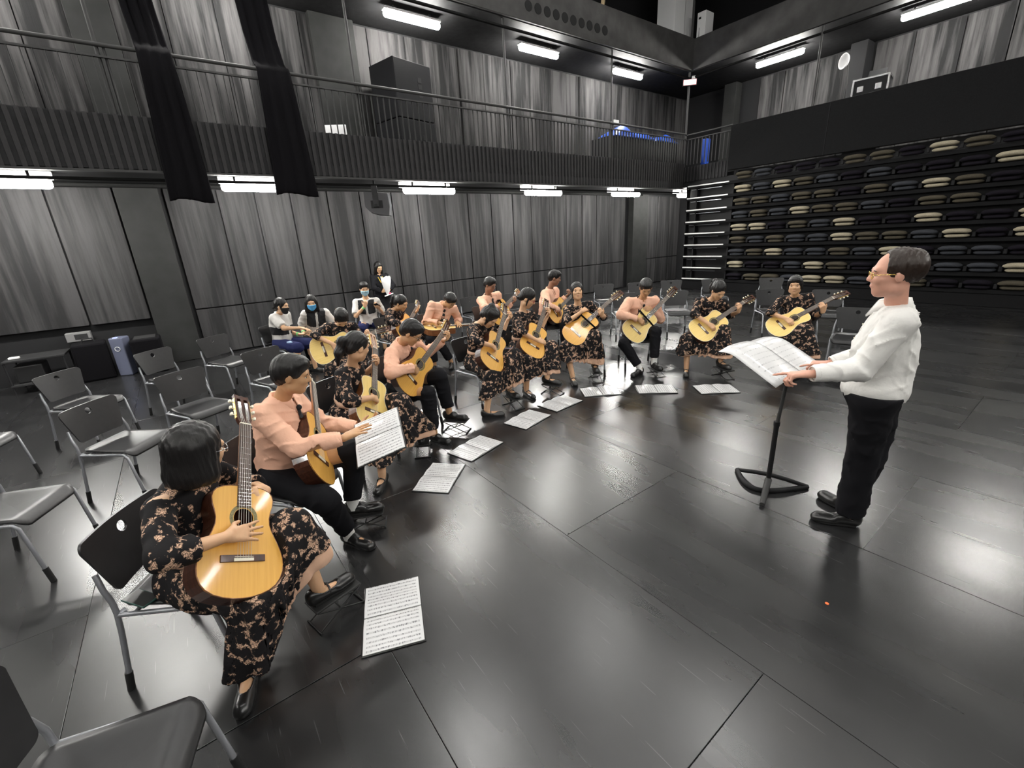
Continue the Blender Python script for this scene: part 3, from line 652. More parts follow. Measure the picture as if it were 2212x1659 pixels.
# ------------------------------------------------------------------ stacking chairs
def rounded_outline(w0, w1, h, r, n=7):
    """rounded trapezoid, bottom half width w0 at z=0, top half width w1 at z=h, counter-clockwise"""
    pts = []
    for cx, cz, a0 in ((w0-r, r, -90), (w1-r, h-r, 0), (-w1+r, h-r, 90), (-w0+r, r, 180)):
        for i in range(n): a = math.radians(a0 + 90*i/(n-1)); pts.append((cx + r*math.cos(a), cz + r*math.sin(a)))
    return pts
def make_chair():
    t = empty('stacking_chair')
    # backrest with finger hole
    out = rounded_outline(.195, .24, .275, .035); hc = (0.0, .215); hr = .026
    rings = 7; mb = MB(); n = len(out); vs = []; fs = []
    dense = []
    for i in range(n):
        a, b = out[i], out[(i+1) % n]; m = max(1, int(math.hypot(b[0]-a[0], b[1]-a[1])/.03))
        for k in range(m): dense.append((a[0]+(b[0]-a[0])*k/m, a[1]+(b[1]-a[1])*k/m))
    n = len(dense)
    def surf(y, z, s): return (-.225 - .20*z - .0*y + .55*y*y + s, y, .52+z)
    for s in (.006, -.006):
        for k in range(rings):
            u = k/(rings-1)
            for p in dense:
                an = math.atan2(p[1]-hc[1], p[0]-hc[0]); q = (hc[0]+hr*math.cos(an), hc[1]+hr*math.sin(an))
                vs.append(surf(q[0]+(p[0]-q[0])*u, q[1]+(p[1]-q[1])*u, s))
    T = rings*n
    for k in range(rings-1):
        for i in range(n):
            a = k*n+i; b = k*n+(i+1) % n; fs.append((a, a+n, b+n, b)); fs.append((T+a, T+b, T+b+n, T+a+n))
    for i in range(n):
        j = (i+1) % n; fs.append((i, j, T+j, T+i)); e = (rings-1)*n; fs.append((e+j, e+i, T+e+i, T+e+j))
    mb.add(vs, fs, True); o = mb.obj('backrest', M_PLASTIC, t); e = o.modifiers.new('e', 'EDGE_SPLIT'); e.split_angle = math.radians(45)
    # seat shell
    out = [(y, x) for (y, x) in rounded_outline(.20, .225, .43, .05, 6)]
    mb = MB(); vs = []; fs = []; rings = 8; n = len(out); c = (0, .215)
    for s in (0, -.014):
        for k in range(rings):
            u = (k/(rings-1))**.7
            for p in out:
                y = c[0]+(p[0]-c[0])*u; x = c[1]+(p[1]-c[1])*u
                z = .460 - .012*math.cos(min(1, abs(y)/.22)*PI/2) - .05*max(0, (x-.36)/.07)**2 + .012*max(0, (.12-x)/.12)**2
                vs.append((x-.215, y, z+s))
    T = rings*n
    for k in range(rings-1):
        for i in range(n):
            a = k*n+i; b = k*n+(i+1) % n; fs.append((a, b, b+n, a+n)); fs.append((T+a, T+a+n, T+b+n, T+b))
    for i in range(n): j = (i+1) % n; e = (rings-1)*n; fs.append((e+i, e+j, T+e+j, T+e+i))
    mb.add(vs, fs, True); o = mb.obj('seat', M_PLASTIC, t)
    fl = mb_s = None
    for s in (-1, 1):
        y = .228*s
        lg = MB().tube([(-.285, y, 0), (-.225, y, .34), (-.212, y, .44), (-.215, y*.99, .50), (-.235, y*.97, .56), (-.258, y*.9, .63)], .0115, 8).obj('leg', M_TUBE, t)
        MB().tube([(-.287, y, 0), (-.268, y, .105)], .0155, 8).obj('foot_sleeve', M_SLEEVE, lg)
        lg = MB().tube([(.235, y, 0), (.185, y, .40), (.165, y, .425), (.13, y, .43)], .0115, 8).obj('leg', M_TUBE, t)
        MB().tube([(.236, y, 0), (.222, y, .105)], .0155, 8).obj('foot_sleeve', M_SLEEVE, lg)
        MB().tube([(.15, y, .43), (-.213, y, .43)], .0105, 8).obj('side_bar', M_TUBE, t)
        MB().tube([(-.212, y, .43), (-.19, y*.9, .437)], .013, 8).obj('bracket', M_TUBE, t)
    MB().tube([(.12, -.228, .432), (.12, .228, .432)], .009, 8).obj('cross_bar', M_TUBE, t)
    MB().tube([(-.14, -.228, .432), (-.14, .228, .432)], .009, 8).obj('cross_bar', M_TUBE, t)
    return t
CHAIR0 = make_chair(); _used = [False]
def chair(x, y, deg, lab, grp=None):
    if not _used[0]: t = CHAIR0; t.location = (x, y, 0); t.rotation_euler = (0, 0, math.radians(deg)); _used[0] = True
    else: t = dup(CHAIR0, (x, y, 0), math.radians(deg))
    tag(t, lab, 'chair', grp); return t
GE = 'empty black chairs left of the players'
chair(-1.43, -.52, 73, 'empty black plastic chair cut off at the bottom left, nearest the camera', GE)
chair(-3.89, -1.17, 65, 'empty black chair at the left edge with its seat reaching into view', GE)
chair(-5.64, -1.77, 69, 'empty black chair at the left edge, only its seat corner and a leg showing', GE)
chair(-4.68, -.63, 50, 'empty black chair with a bright white glare on its seat behind the bob-haired girl', GE)
chair(-6.40, -1.07, 49, 'empty black chair overlapped by the glare-seat chair, left of it', GE)
chair(-6.90, -.29, 40, 'empty black chair in front of the slate-blue tower unit', GE)
chair(-5.25, -.08, 28, 'empty black chair just left of the upright guitar headstock', GE)
chair(-7.34, .36, 35, 'empty black chair farthest back by the grey pillar', GE)
chair(-5.74, .71, 24, 'empty black chair behind the head of the boy with the folder', GE)
GR = 'empty black chairs in the back rows at the right'
chair(-6.71, 7.65, -30, 'empty black chair just right of the girl looking up', GR)
chair(-6.25, 8.25, -36, 'empty black chair behind the boy with the strapped guitar, left of his head', GR)
chair(-5.33, 6.62, -38, 'empty black chair between the girl looking up and the strapped-guitar boy', GR)
chair(-5.86, 8.89, -44, 'empty black chair to the right above the strapped guitar head', GR)
chair(-4.72, 7.35, -42, 'empty black chair right behind the strapped-guitar boy on his left side', GR)
chair(-5.20, 9.48, -44, 'empty black chair farthest back behind the bowed girl', GR)
chair(-4.27, 10.09, -57, 'empty black chair in front of the seating left of the frontal girl, rear one', GR)
chair(-3.43, 8.25, -45, 'empty black chair left of the frontal girl, overlapping the rear one', GR)
chair(-2.71, 8.53, -68, 'empty black chair right of the frontal girl behind her guitar neck', GR)
chair(-1.83, 6.82, -76, 'empty black chair half hidden by the conductor in white', GR)
chair(-7.62, 4.75, 0, 'empty black chair beside the boy whose guitar lies flat', GR)
chair(-7.85, 3.42, -5, 'empty black chair against the wall behind the ponytail girl with tilted headstock', GR)
chair(-7.30, 5.60, -10, 'empty black chair behind the girl in red glasses', GR)

# ------------------------------------------------------------------ guitars
GOUT = [(.150, .030), (.149, .060), (.143, .092), (.130, .120), (.112, .134), (.09, .139), (.06, .135), (.03, .125), (.0, .1185), (-.03, .120), (-.06, .130), (-.09, .145), (-.12, .160), (-.15, .172), (-.18, .1805), (-.21, .183), (-.24, .179), (-.27, .166), (-.295, .146), (-.315, .115), (-.328, .078), (-.336, .038)]
def make_guitar_meshes():
    out = [(w, y) for y, w in GOUT] + [(0, -.338)] + [(-w, y) for y, w in GOUT[::-1]]
    out = out[::-1]   # counter-clockwise
    n = len(out); hr = .0435; ms = {}
    mb = MB(); vs = []; fs = []
    for z in (0.0, -.003):
        for u in (0, .33, .66, 1):
            for p in out:
                a = math.atan2(p[1], p[0]); q = (hr*math.cos(a), hr*math.sin(a)); vs.append((q[0]+(p[0]-q[0])*u, q[1]+(p[1]-q[1])*u, z))
    T = 4*n
    for k in range(3):
        for i in range(n): a = k*n+i; b = k*n+(i+1) % n; fs.append((a, a+n, b+n, b)); fs.append((T+a, T+b, T+b+n, T+a+n))
    for i in range(n): j = (i+1) % n; fs.append((j, i, T+i, T+j)); fs.append((3*n+i, 3*n+j, T+3*n+j, T+3*n+i))
    mb.add(vs, fs); ms['soundboard'] = mb
    mb = MB(); vs = [(p[0], p[1], z) for z in (-.0035, -.092) for p in out]
    fs = [(i, n+i, n+(i+1) % n, (i+1) % n) for i in range(n)] + [tuple(range(n, 2*n))[::-1]]
    mb.add(vs, fs); ms['body'] = mb
    mb = MB()
    for a, b in zip(out, out[1:]+out[:1]): pass
    mb.tube([(p[0]*.995, p[1]*.995, -.0005) for p in out] + [(out[0][0]*.995, out[0][1]*.995, -.0005)], .0022, 5, False); ms['binding'] = mb
    mb = MB(); m = 40; vs = []
    for rr in (.0455, .062):
        vs += [(rr*math.cos(2*PI*i/m), rr*math.sin(2*PI*i/m), .0012) for i in range(m)]
    mb.add(vs, [(i, m+i, m+(i+1) % m, (i+1) % m) for i in range(m)]); ms['rosette'] = mb
    ms['bridge'] = MB().bbox((-.095, -.192, 0), (.095, -.162, .006), .002)
    mb = MB().box((-.04, -.1735, .006), (.04, -.171, .011)); ms['saddle'] = mb
    ms['tie_block'] = MB().bbox((-.042, -.190, .0055), (.042, -.177, .0105), .0015)
    mb = MB(); n2 = 9
    def prof(y, w, d): return [(w/2*math.cos(PI*i/(n2-1)), y, -d*math.sin(PI*i/(n2-1))) for i in range(n2)]
    vs = prof(.13, .062, .085) + prof(.155, .061, .080) + prof(.175, .060, .034) + prof(.22, .058, .0235) + prof(.47, .052, .0205) + prof(.485, .052, .022)
    mb.add(vs, [(k*n2+i, k*n2+i+1, (k+1)*n2+i+1, (k+1)*n2+i) for k in range(5) for i in range(n2-1)], True); ms['neck'] = mb
    mb = MB(); mb.add([(-.031, .048, 0), (.031, .048, 0), (.026, .475, 0), (-.026, .475, 0), (-.031, .048, .006), (.031, .048, .006), (.026, .475, .006), (-.026, .475, .006)], [(0,3,2,1),(4,5,6,7),(0,1,5,4),(1,2,6,5),(2,3,7,6),(3,0,4,7)]); ms['fretboard'] = mb
    mb = MB()
    for i in range(1, 19):
        y = .475 - .65*(1-2**(-i/12)); w = .026+.005*(.475-y)/.427; mb.box((-w, y-.0009, .006), (w, y+.0009, .0072))
    ms['frets'] = mb
    ms['nut'] = MB().bbox((-.0265, .473, -.002), (.0265, .479, .0095), .001)
    # slotted headstock, tilted back
    ti = math.radians(13); ax = ((1, 0, 0), (0, math.cos(ti), -math.sin(ti)), (0, math.sin(ti), math.cos(ti))); og = (0, .479, .003)
    mb = MB()
    for x0, x1, y0, y1 in ((-.036, -.026, .03, .165), (.026, .036, .03, .165), (-.008, .008, .03, .165)):
        mb.prism([(x0, y0), (x1, y0), (x1, y1), (x0, y1)], -.019, .0, ax, og)
    mb.prism([(-.026, 0), (.026, 0), (.036, .03), (-.036, .03)], -.019, 0, ax, og)
    mb.prism([(-.036, .165), (.036, .165), (.037, .19), (.012, .186), (0, .192), (-.012, .186), (-.037, .19)], -.019, 0, ax, og); ms['headstock'] = mb
    A = [Vector(a) for a in ax]; O = Vector(og)
    for s, nm in ((-1, 'l'), (1, 'r')):
        mb = MB(); mb.obox(O + A[0]*(s*.0375) + A[1]*.098 - A[2]*.009, ax, (.0012, .065, .008)); ms['plate_'+nm] = mb
    tn = MB(); tn.tube([(0, 0, 0), (.014, 0, 0)], .003, 6); tn.bbox((.013, -.008, -.006), (.024, .008, .010), .003); ms['tuner'] = tn
    st = MB()
    ms['_tun'] = [(s, O + A[0]*(s*.0385) + A[1]*y - A[2]*.012) for s in (-1, 1) for y in (.055, .098, .141)]
    ms['_str'] = []
    for i in range(6):
        u = i/5-.5; y1 = (.055, .098, .141, .141, .098, .055)[i]; top = O + A[0]*((-1 if i < 3 else 1)*.017) + A[1]*y1 - A[2]*.006
        ms['_str'].append(MB().tube([(u*.058, -.178, .0105), (u*.058, -.172, .0118), (u*.043, .476, .0102), tuple(top)], .00075, 4, False))
    return ms
GM = make_guitar_meshes()
GMESH = {}
def gm(k, mat):
    if (k, mat.name) not in GMESH:
        me = GM[k].mesh('guitar_'+k); me.materials.append(mat); GMESH[(k, mat.name)] = me
    return GMESH[(k, mat.name)]
STR = [m.mesh('guitar_string') for m in GM['_str']]
for m in STR: m.materials.append(M_STRING)
def guitar(d, top, body, lab, strap=None, pale_head=False):
    M3 = Matrix((d['x'], d['y'], d['z'])).transposed()
    g = empty('guitar', d['t'], mat3=M3); tag(g, lab, 'guitar', 'classical guitars')
    bd = new_obj('body', gm('body', body), g); sb = new_obj('soundboard', gm('soundboard', top), g)
    new_obj('binding', gm('binding', M_BONE if top is M_SPRUCE else M_MAHOG), sb); new_obj('rosette', gm('rosette', M_INLAY), sb)
    br = new_obj('bridge', gm('bridge', M_ROSE), g); new_obj('saddle', gm('saddle', M_BONE), br); new_obj('tie_block', gm('tie_block', M_BONE), br)
    nk = new_obj('neck', gm('neck', M_NECK), g); fb = new_obj('fretboard', gm('fretboard', M_EBONY), g); tag(new_obj('frets', gm('frets', M_STEEL), fb), kind='stuff')
    new_obj('nut', gm('nut', M_BONE), nk); hd = new_obj('headstock', gm('headstock', M_NECK if pale_head else M_ROSE), g)
    new_obj('machine_plate', gm('plate_l', M_GOLD), hd); new_obj('machine_plate', gm('plate_r', M_GOLD), hd)
    for s, p in GM['_tun']:
        o = new_obj('tuning_peg', gm('tuner', M_BONE), hd); o.location = p; o.rotation_euler = (0, 0, 0 if s > 0 else PI)
    for me in STR: new_obj('string', me, g)
    if strap:
        mb = MB(); y0, y1 = strap
        mb.tube([(-.145, y0, -.05), (-.138, y0, .006), (-.06, (y0*2+y1)/3, .008), (.06, (y0+2*y1)/3, .008), (.132, y1, .006), (.142, y1, -.05)], .0115, 6); mb.obj('strap', M_CURTAIN, g)
    return g

# ------------------------------------------------------------------ people: smooth signed-distance bodies meshed by surface nets
V3 = lambda *a: np.array(a, float)
def nrm(v): return v/(np.linalg.norm(v)+1e-9)
class Grid:
    def __init__(s, lo, hi, h):
        s.lo = np.array(lo, float); s.h = h; s.n = np.ceil((np.array(hi)-s.lo)/h).astype(int)+1
        s.F = np.full(s.n, 9.0, np.float32); s.ax = [s.lo[i] + h*np.arange(s.n[i]) for i in range(3)]
    def reg(s, lo, hi):
        a = np.clip(np.floor((lo-s.lo)/s.h).astype(int), 0, s.n-1); b = np.clip(np.ceil((hi-s.lo)/s.h).astype(int)+1, 1, s.n)
        sl = tuple(slice(i, j) for i, j in zip(a, b))
        return sl, s.ax[0][sl[0]][:, None, None], s.ax[1][sl[1]][None, :, None], s.ax[2][sl[2]][None, None, :]
    def add(s, p, k=.02):
        lo, hi, f = p; m = k+2.5*s.h; sl, x, y, z = s.reg(lo-m, hi+m)
        if min(v.stop-v.start for v in sl) <= 0: return
        d = f(x, y, z).astype(np.float32); A = s.F[sl]
        if k > 0:
            t = np.clip(.5+.5*(A-d)/k, 0, 1); s.F[sl] = A*(1-t)+d*t - k*t*(1-t)
        else: s.F[sl] = np.minimum(A, d)
    def sub(s, p, k=.0):
        lo, hi, f = p; m = k+2.5*s.h; sl, x, y, z = s.reg(lo-m, hi+m)
        d = -f(x, y, z).astype(np.float32); A = s.F[sl]
        if k > 0:
            t = np.clip(.5-.5*(A-d)/k, 0, 1); s.F[sl] = A*(1-t)+d*t + k*t*(1-t)
        else: s.F[sl] = np.maximum(A, d)
    def cut(s, c, n, lo=None, hi=None):
        """remove the half space beyond point c along n, inside an optional box"""
        sl, x, y, z = s.reg(s.lo if lo is None else lo, s.lo+s.h*s.n if hi is None else hi)
        s.F[sl] = np.maximum(s.F[sl], ((x-c[0])*n[0]+(y-c[1])*n[1]+(z-c[2])*n[2]).astype(np.float32))
    def folds(s, amp, wl, seed, dirv=None):
        r = np.random.RandomState(seed); x, y, z = s.ax[0][:, None, None], s.ax[1][None, :, None], s.ax[2][None, None, :]
        D = np.zeros(s.n, np.float32)
        for i in range(4):
            a = r.normal(size=3); a[2] *= .45; a = nrm(a)*2*PI/(wl*r.uniform(.7, 1.5)); b = nrm(r.normal(size=3))*2*PI/(wl*2.5)
            D += (np.sin(a[0]*x+a[1]*y+a[2]*z+r.uniform(0, 6))*np.sin(b[0]*x+b[1]*y+b[2]*z+r.uniform(0, 6))).astype(np.float32)
        s.F += D*amp*.6
    def creases(s, amp, wl, seed):
        """sharp cloth ridges that come and go"""
        r = np.random.RandomState(seed); x, y, z = s.ax[0][:, None, None], s.ax[1][None, :, None], s.ax[2][None, None, :]
        D = np.zeros(s.n, np.float32)
        for i in range(5):
            a = nrm(r.normal(size=3)*np.array([1, 1, 1.3]))*PI/(wl*r.uniform(.8, 1.6)); b = nrm(r.normal(size=3))*2*PI/(wl*2.2); c = nrm(r.normal(size=3))*2*PI/(wl*3.5); q = r.uniform(0, 6, 4)
            w = .7*np.sin(b[0]*x+b[1]*y+b[2]*z+q[0]); m = np.clip(np.sin(c[0]*x+c[1]*y+c[2]*z+q[1])*1.4-.2, 0, 1)
            D += ((1-np.abs(np.sin(a[0]*x+a[1]*y+a[2]*z+q[2]+w)))**3*m).astype(np.float32)
        s.F -= D*amp
    def at(s, p):
        i = np.clip(np.round((p-s.lo)/s.h).astype(int), 0, s.n-1); return s.F[tuple(i)]
    def mesh(s, name, org):
        F = s.F; S = F < 0
        c = np.zeros(tuple(s.n-1), np.int8); n = s.n
        for i in (0, 1):
            for j in (0, 1):
                for k in (0, 1): c += S[i:n[0]-1+i, j:n[1]-1+j, k:n[2]-1+k]
        act = (c > 0) & (c < 8); I = np.nonzero(act); m = len(I[0])
        idx = np.full(act.shape, -1, np.int32); idx[I] = np.arange(m)
        pos = np.zeros((m, 3)); cnt = np.zeros(m); C = np.stack(I, 1)
        for ax in range(3):
            o = [q for q in range(3) if q != ax]
            for a in (0, 1):
                for b in (0, 1):
                    q0 = np.zeros(3, int); q0[o[0]] = a; q0[o[1]] = b; q1 = q0.copy(); q1[ax] = 1
                    v0 = F[I[0]+q0[0], I[1]+q0[1], I[2]+q0[2]]; v1 = F[I[0]+q1[0], I[1]+q1[1], I[2]+q1[2]]
                    cr = (v0 < 0) != (v1 < 0); t = np.where(cr, v0/(v0-v1+1e-12), 0)
                    pp = np.zeros((m, 3)); pp += q0; pp[:, ax] = t; pos += pp*cr[:, None]; cnt += cr
        V = s.lo - org + s.h*(C + pos/np.maximum(cnt, 1)[:, None])
        Q = []
        for ax in range(3):
            o = [(ax+1) % 3, (ax+2) % 3]
            sa = [slice(None)]*3; sb = [slice(None)]*3; sa[ax] = slice(0, n[ax]-1); sb[ax] = slice(1, n[ax])
            A = S[tuple(sa)]; B = S[tuple(sb)]; E = np.nonzero(A != B); E = np.stack(E, 1)
            ok = (E[:, o[0]] > 0) & (E[:, o[1]] > 0) & (E[:, o[0]] < n[o[0]]-1) & (E[:, o[1]] < n[o[1]]-1); E = E[ok]
            ins = A[tuple(E.T)]
            def cell(da, db): q = E.copy(); q[:, o[0]] += da; q[:, o[1]] += db; return idx[tuple(q.T)]
            q = np.stack([cell(-1, -1), cell(0, -1), cell(0, 0), cell(-1, 0)], 1); q[~ins] = q[~ins][:, ::-1]; Q.append(q)
        Q = np.concatenate(Q); Q = Q[(Q >= 0).all(1)]
        me = bpy.data.meshes.new(name)
        if len(V) == 0: return me
        me.vertices.add(len(V)); me.vertices.foreach_set('co', V.astype(np.float32).ravel())
        me.loops.add(4*len(Q)); me.loops.foreach_set('vertex_index', Q.astype(np.int32).ravel())
        me.polygons.add(len(Q)); me.polygons.foreach_set('loop_start', np.arange(0, 4*len(Q), 4, dtype=np.int32))
        me.update(calc_edges=True); me.polygons.foreach_set('use_smooth', np.ones(len(Q), bool)); me.update()
        return me
def cone(a, b, ra, rb, flat=None):
    a = np.array(a, float); b = np.array(b, float); ab = b-a; L2 = float(ab@ab)+1e-9; r = max(ra, rb)
    def f(x, y, z):
        px, py, pz = x-a[0], y-a[1], z-a[2]
        if flat is not None:
            dv, k = flat; q = (px*dv[0]+py*dv[1]+pz*dv[2])*(k-1); px, py, pz = px+dv[0]*q, py+dv[1]*q, pz+dv[2]*q
        t = np.clip((px*ab[0]+py*ab[1]+pz*ab[2])/L2, 0, 1)
        return np.sqrt((px-t*ab[0])**2+(py-t*ab[1])**2+(pz-t*ab[2])**2) - (ra+(rb-ra)*t)
    m = r*(1.0 if flat is None else max(1.0, 1/flat[1]))
    return np.minimum(a, b)-m, np.maximum(a, b)+m, f
def ccone(a, b, ra, rb):
    """tapered limb cut flat at its far end b"""
    lo, hi, f0 = cone(a, b, ra, rb); b = np.array(b, float); n = nrm(b-np.array(a, float))
    return lo, hi, lambda x, y, z: np.maximum(f0(x, y, z), (x-b[0])*n[0]+(y-b[1])*n[1]+(z-b[2])*n[2])
def ell(c, A, r):
    c = np.array(c, float); A = np.array(A, float); r = np.array(r, float); R = r.max()
    def f(x, y, z):
        px, py, pz = x-c[0], y-c[1], z-c[2]
        q = [(px*A[i][0]+py*A[i][1]+pz*A[i][2])/r[i] for i in range(3)]
        k0 = np.sqrt(q[0]**2+q[1]**2+q[2]**2); k1 = np.sqrt((q[0]/r[0])**2+(q[1]/r[1])**2+(q[2]/r[2])**2)+1e-6
        return k0*(k0-1)/k1
    return c-R, c+R, f

def hand_prims(Wp, hd, pn, left, curl, s=1.0, thumb=.3, r=.0088):
    """palm and five fingers; hd towards the knuckles, pn out of the palm"""
    hd = nrm(hd); pn = nrm(pn - hd*(pn@hd)); sd = np.cross(pn, hd) if left else np.cross(hd, pn)
    palm = []; fing = []
    off = (.028, .0095, -.0095, -.027); ln = ((.040, .026, .020), (.045, .029, .021), (.042, .027, .020), (.033, .020, .017)); kf = (.083, .088, .084, .076)
    for i in range(4):
        k = Wp + (hd*kf[i] + sd*off[i])*s
        palm.append(cone(Wp + (hd*.012 + sd*off[i]*.55)*s, k, .0155*s, .0115*s))
        c = curl[i] if isinstance(curl, (list, tuple)) else curl; a = 0; p = k; fan = hd + sd*(.22*(1.5-i)/1.5 if c < .4 else .0)
        for q in range(3):
            a += c*(.9, 1.1, .8)[q]; d = nrm(nrm(fan)*math.cos(a) + pn*math.sin(a)); e = p + d*ln[i][q]*s
            fing.append(cone(p, e, (r-.0007*q)*s, (r-.0007*(q+1))*s)); p = e
    b = Wp + (hd*.025 + sd*.022)*s; m = b + nrm(hd*.62+sd*.75+pn*thumb)*.042*s; t = m + nrm(hd*.9+sd*.28+pn*thumb)*.034*s
    palm.append(cone(Wp+hd*.01*s, b, .015*s, .014*s)); fing.append(cone(b, m, .0125*s, .0105*s)); fing.append(cone(m, t, .0105*s, .0085*s))
    return palm, fing

def head_prims(H, A, m):
    """A rows: left, forward, up"""
    P = lambda x, y, z: H + A[0]*x + A[1]*y + A[2]*z
    L = [(ell(P(0, -.010, .024), A, (.073, .093, .088)), .01), (ell(P(0, .022, -.040), A, (.0605, .070, .078)), .03), (cone(P(0, .060, -.098), P(0, .052, -.090), .022, .024), .03),
         (cone(P(-.042, .005, -.075), P(.042, .005, -.075), .022, .022), .03), (cone(P(0, .088, .004), P(0, .103, -.026), .008, .0125), .012),
         (cone(P(-.013, .094, -.030), P(.013, .094, -.030), .0085, .0085), .008), (cone(P(-.035, .080, .020), P(.035, .080, .020), .011, .011), .02), (cone(P(-.03, .072, -.03), P(-.038, .066, -.028), .016, .016), .02), (cone(P(.03, .072, -.03), P(.038, .066, -.028), .016, .016), .02),
         (cone(P(-.012, .089, -.062), P(.012, .089, -.062), .0065, .0065), .012)]
    for s in (-1, 1): L.append((ell(P(s*.074, -.006, -.014), [nrm(A[0]+A[1]*s*-.35), nrm(A[1]+A[0]*s*.35), A[2]], (.009, .021, .031)), .008))
    return L

PEOPLE = {}
_gy = np.array([y for y, w in GOUT] + [-.338])[::-1]; _gw = np.array([w for y, w in GOUT] + [0.0])[::-1]
def carve(G, g):
    """cloth gives way where the guitar body rests on it"""
    if g is None: return
    c = g['t']+g['y']*-.09-g['z']*.046; sl, x, y, z = G.reg(c-.32, c+.32)
    px, py, pz = x-g['t'][0], y-g['t'][1], z-g['t'][2]
    L = [px*g[k][0]+py*g[k][1]+pz*g[k][2] for k in 'xyz']; w = np.interp(L[1], _gy, _gw)
    d = np.maximum(np.maximum(np.abs(L[0])-w-.004, np.abs(L[2]+.010)-.087), np.maximum(L[1]-.152, -.342-L[1]))
    G.F[sl] = np.maximum(G.F[sl], -d.astype(np.float32))
def person(key, J, spec):
    g = spec.get('sex', 'f'); s = spec.get('s', 1.0); h = spec.get('h', .0085)*1.12; hc = h*1.28; seed = abs(hash(key)) % 1000 if False else sum(map(ord, key))
    J = {k: np.array(v, float) for k, v in J.items()}; m = g == 'm'
    P, Nk, H = J['P'], J['N'], J['H']
    up = nrm(Nk-P); lf = J['SL']-J['SR']; lf = nrm(lf-up*(lf@up)); fw = np.cross(lf, up); T = np.stack([lf, fw, up])
    lk = nrm(np.array(spec['look'], float)); hu = V3(0, 0, 1)*.8 + up*.2 + np.array(spec.get('tilt', (0, 0, 0)), float)
    if lk[2] < -.5: hu = hu + np.array([lk[0], lk[1], 0])*.6
    hl = nrm(np.cross(hu, lk)); hu = np.cross(lk, hl); A = np.stack([hl, lk, hu])
    org = V3(P[0], P[1], 0); root = empty('person', org); tag(root, spec['label'], 'person'); PEOPLE[key] = root
    allp = np.stack(list(J.values())); lo = allp.min(0)-.24; hi = allp.max(0)+.24; lo[2] = max(lo[2], -.02); hi[2] = max(hi[2], H[2]+.2)
    wd = spec.get('wide', 1.0)
    # ---- body
    G = Grid(lo, hi, h)
    G.add(ell(P+up*.30*s, T, (.128*wd, .088, .17)), .02); G.add(cone(P+up*.02, P+up*.25, .105*wd, .098*wd, (fw, 1.15)), .05); G.add(ell(P, T, (.145*wd, .10, .10)), .04)
    for S_ in ('SL', 'SR'): G.add(cone(Nk-up*.035, J[S_], .045, .048), .04)
    nb = Nk-up*.03; nt = H - A[2]*.07 - A[1]*.018
    G.add(cone(nb, nt, .052 if m else .047, .047 if m else .042), .03)
    for q in 'LR':
        G.add(cone(J['S'+q], J['E'+q], .044, .036), .03); G.add(cone(J['E'+q], J['W'+q], .036, .0225), .015)
        G.add(cone(J['H'+q], J['K'+q], .080, .054), .03); kc = J['K'+q]*.62+J['A'+q]*.38; back = nrm(J['A'+q]-J['K'+q]); cf = fw-back*(fw@back)
        G.add(cone(J['K'+q], J['A'+q], .050, .033), .02); G.add(cone(J['K'+q]*.8+J['A'+q]*.2-cf*.012, kc-cf*.016, .040, .040), .03)
        G.add(cone(J['A'+q]-V3(0, 0, .045), J['T'+q]+V3(0, 0, .008), .030, .022, None), .02)
    for p, k in head_prims(H, A, m): G.add(p, k)
    hs = spec.get('hands', {})
    for q in 'LR':
        hd, pn, curl = hs.get(q, (J['W'+q]-J['E'+q], -fw, .5))
        fgr = max(.0088, h*1.05)
        pal, fin = hand_prims(J['W'+q], np.array(hd, float), np.array(pn, float), q == 'L', curl, (1.0 if m else .94), .3, fgr)
        Gh_lo = J['W'+q]-.24; Gh = Grid(np.maximum(lo, lo+np.floor((Gh_lo-lo)/h)*h), np.minimum(hi, J['W'+q]+.24), h)
        for p in fin: Gh.add(p, .003)
        for p in pal: Gh.add(p, .012)
        i0 = np.round((Gh.lo-G.lo)/h).astype(int); n0 = np.minimum(Gh.n, G.n-i0); sl = tuple(slice(i0[i], i0[i]+n0[i]) for i in range(3)); B = Gh.F[tuple(slice(0, n0[i]) for i in range(3))]
        a = G.F[sl]; k = .010; t = np.clip(.5+.5*(a-B)/k, 0, 1); G.F[sl] = a*(1-t)+B*t-k*t*(1-t)
    skin = SKIN[spec.get('skin', 'fair')]
    body = new_obj('body', G.mesh('person_body', org), root, skin)
    PH = lambda x, y, z: H + A[0]*x + A[1]*y + A[2]*z - org
    if spec.get('face', True):
        for q in (-1, 1):
            e = MB(); e.sphere((0, 0, 0), (.0125, .0045, .0042), 10, 6); o = e.obj('eye', M_EYEW, body); M = Matrix(A).transposed().to_4x4(); M.translation = Vector(PH(q*.031, .0818, -.006)); o.matrix_local = M
            e = MB(); e.sphere((0, 0, 0), (.0056, .0022, .0042), 8, 6); o2 = e.obj('iris', M_IRIS, o); o2.location = (0, .0032, 0)
            e = MB(); e.tube([(-.015, 0, -.002), (0, .005, .0025), (.015, -.001, 0)], [.0014, .003, .0014], 6); o = e.obj('eyebrow', M_HAIR, body); M = M.copy(); M.translation = Vector(PH(q*.033, .0865, .016)); o.matrix_local = M
            e = MB(); e.tube([(-.014, -.001, -.001), (0, .003, .0035), (.014, -.001, .0)], .0013, 5); o = e.obj('eyelid', M_HAIR, body); M = M.copy(); M.translation = Vector(PH(q*.031, .0855, -.003)); o.matrix_local = M
        e = MB(); e.sphere((0, 0, 0), (.0175, .0055, .0058), 12, 6); o = e.obj('lips', M_LIP, body); M = Matrix(A).transposed().to_4x4(); M.translation = Vector(PH(0, .0905, -.064)); o.matrix_local = M
    # ---- hair
    st = spec.get('hair', 'short'); hh = .0068 if h < .008 else .0085
    Gr = Grid(H-.26, H+.24, hh); PW = lambda x, y, z: H + A[0]*x + A[1]*y + A[2]*z
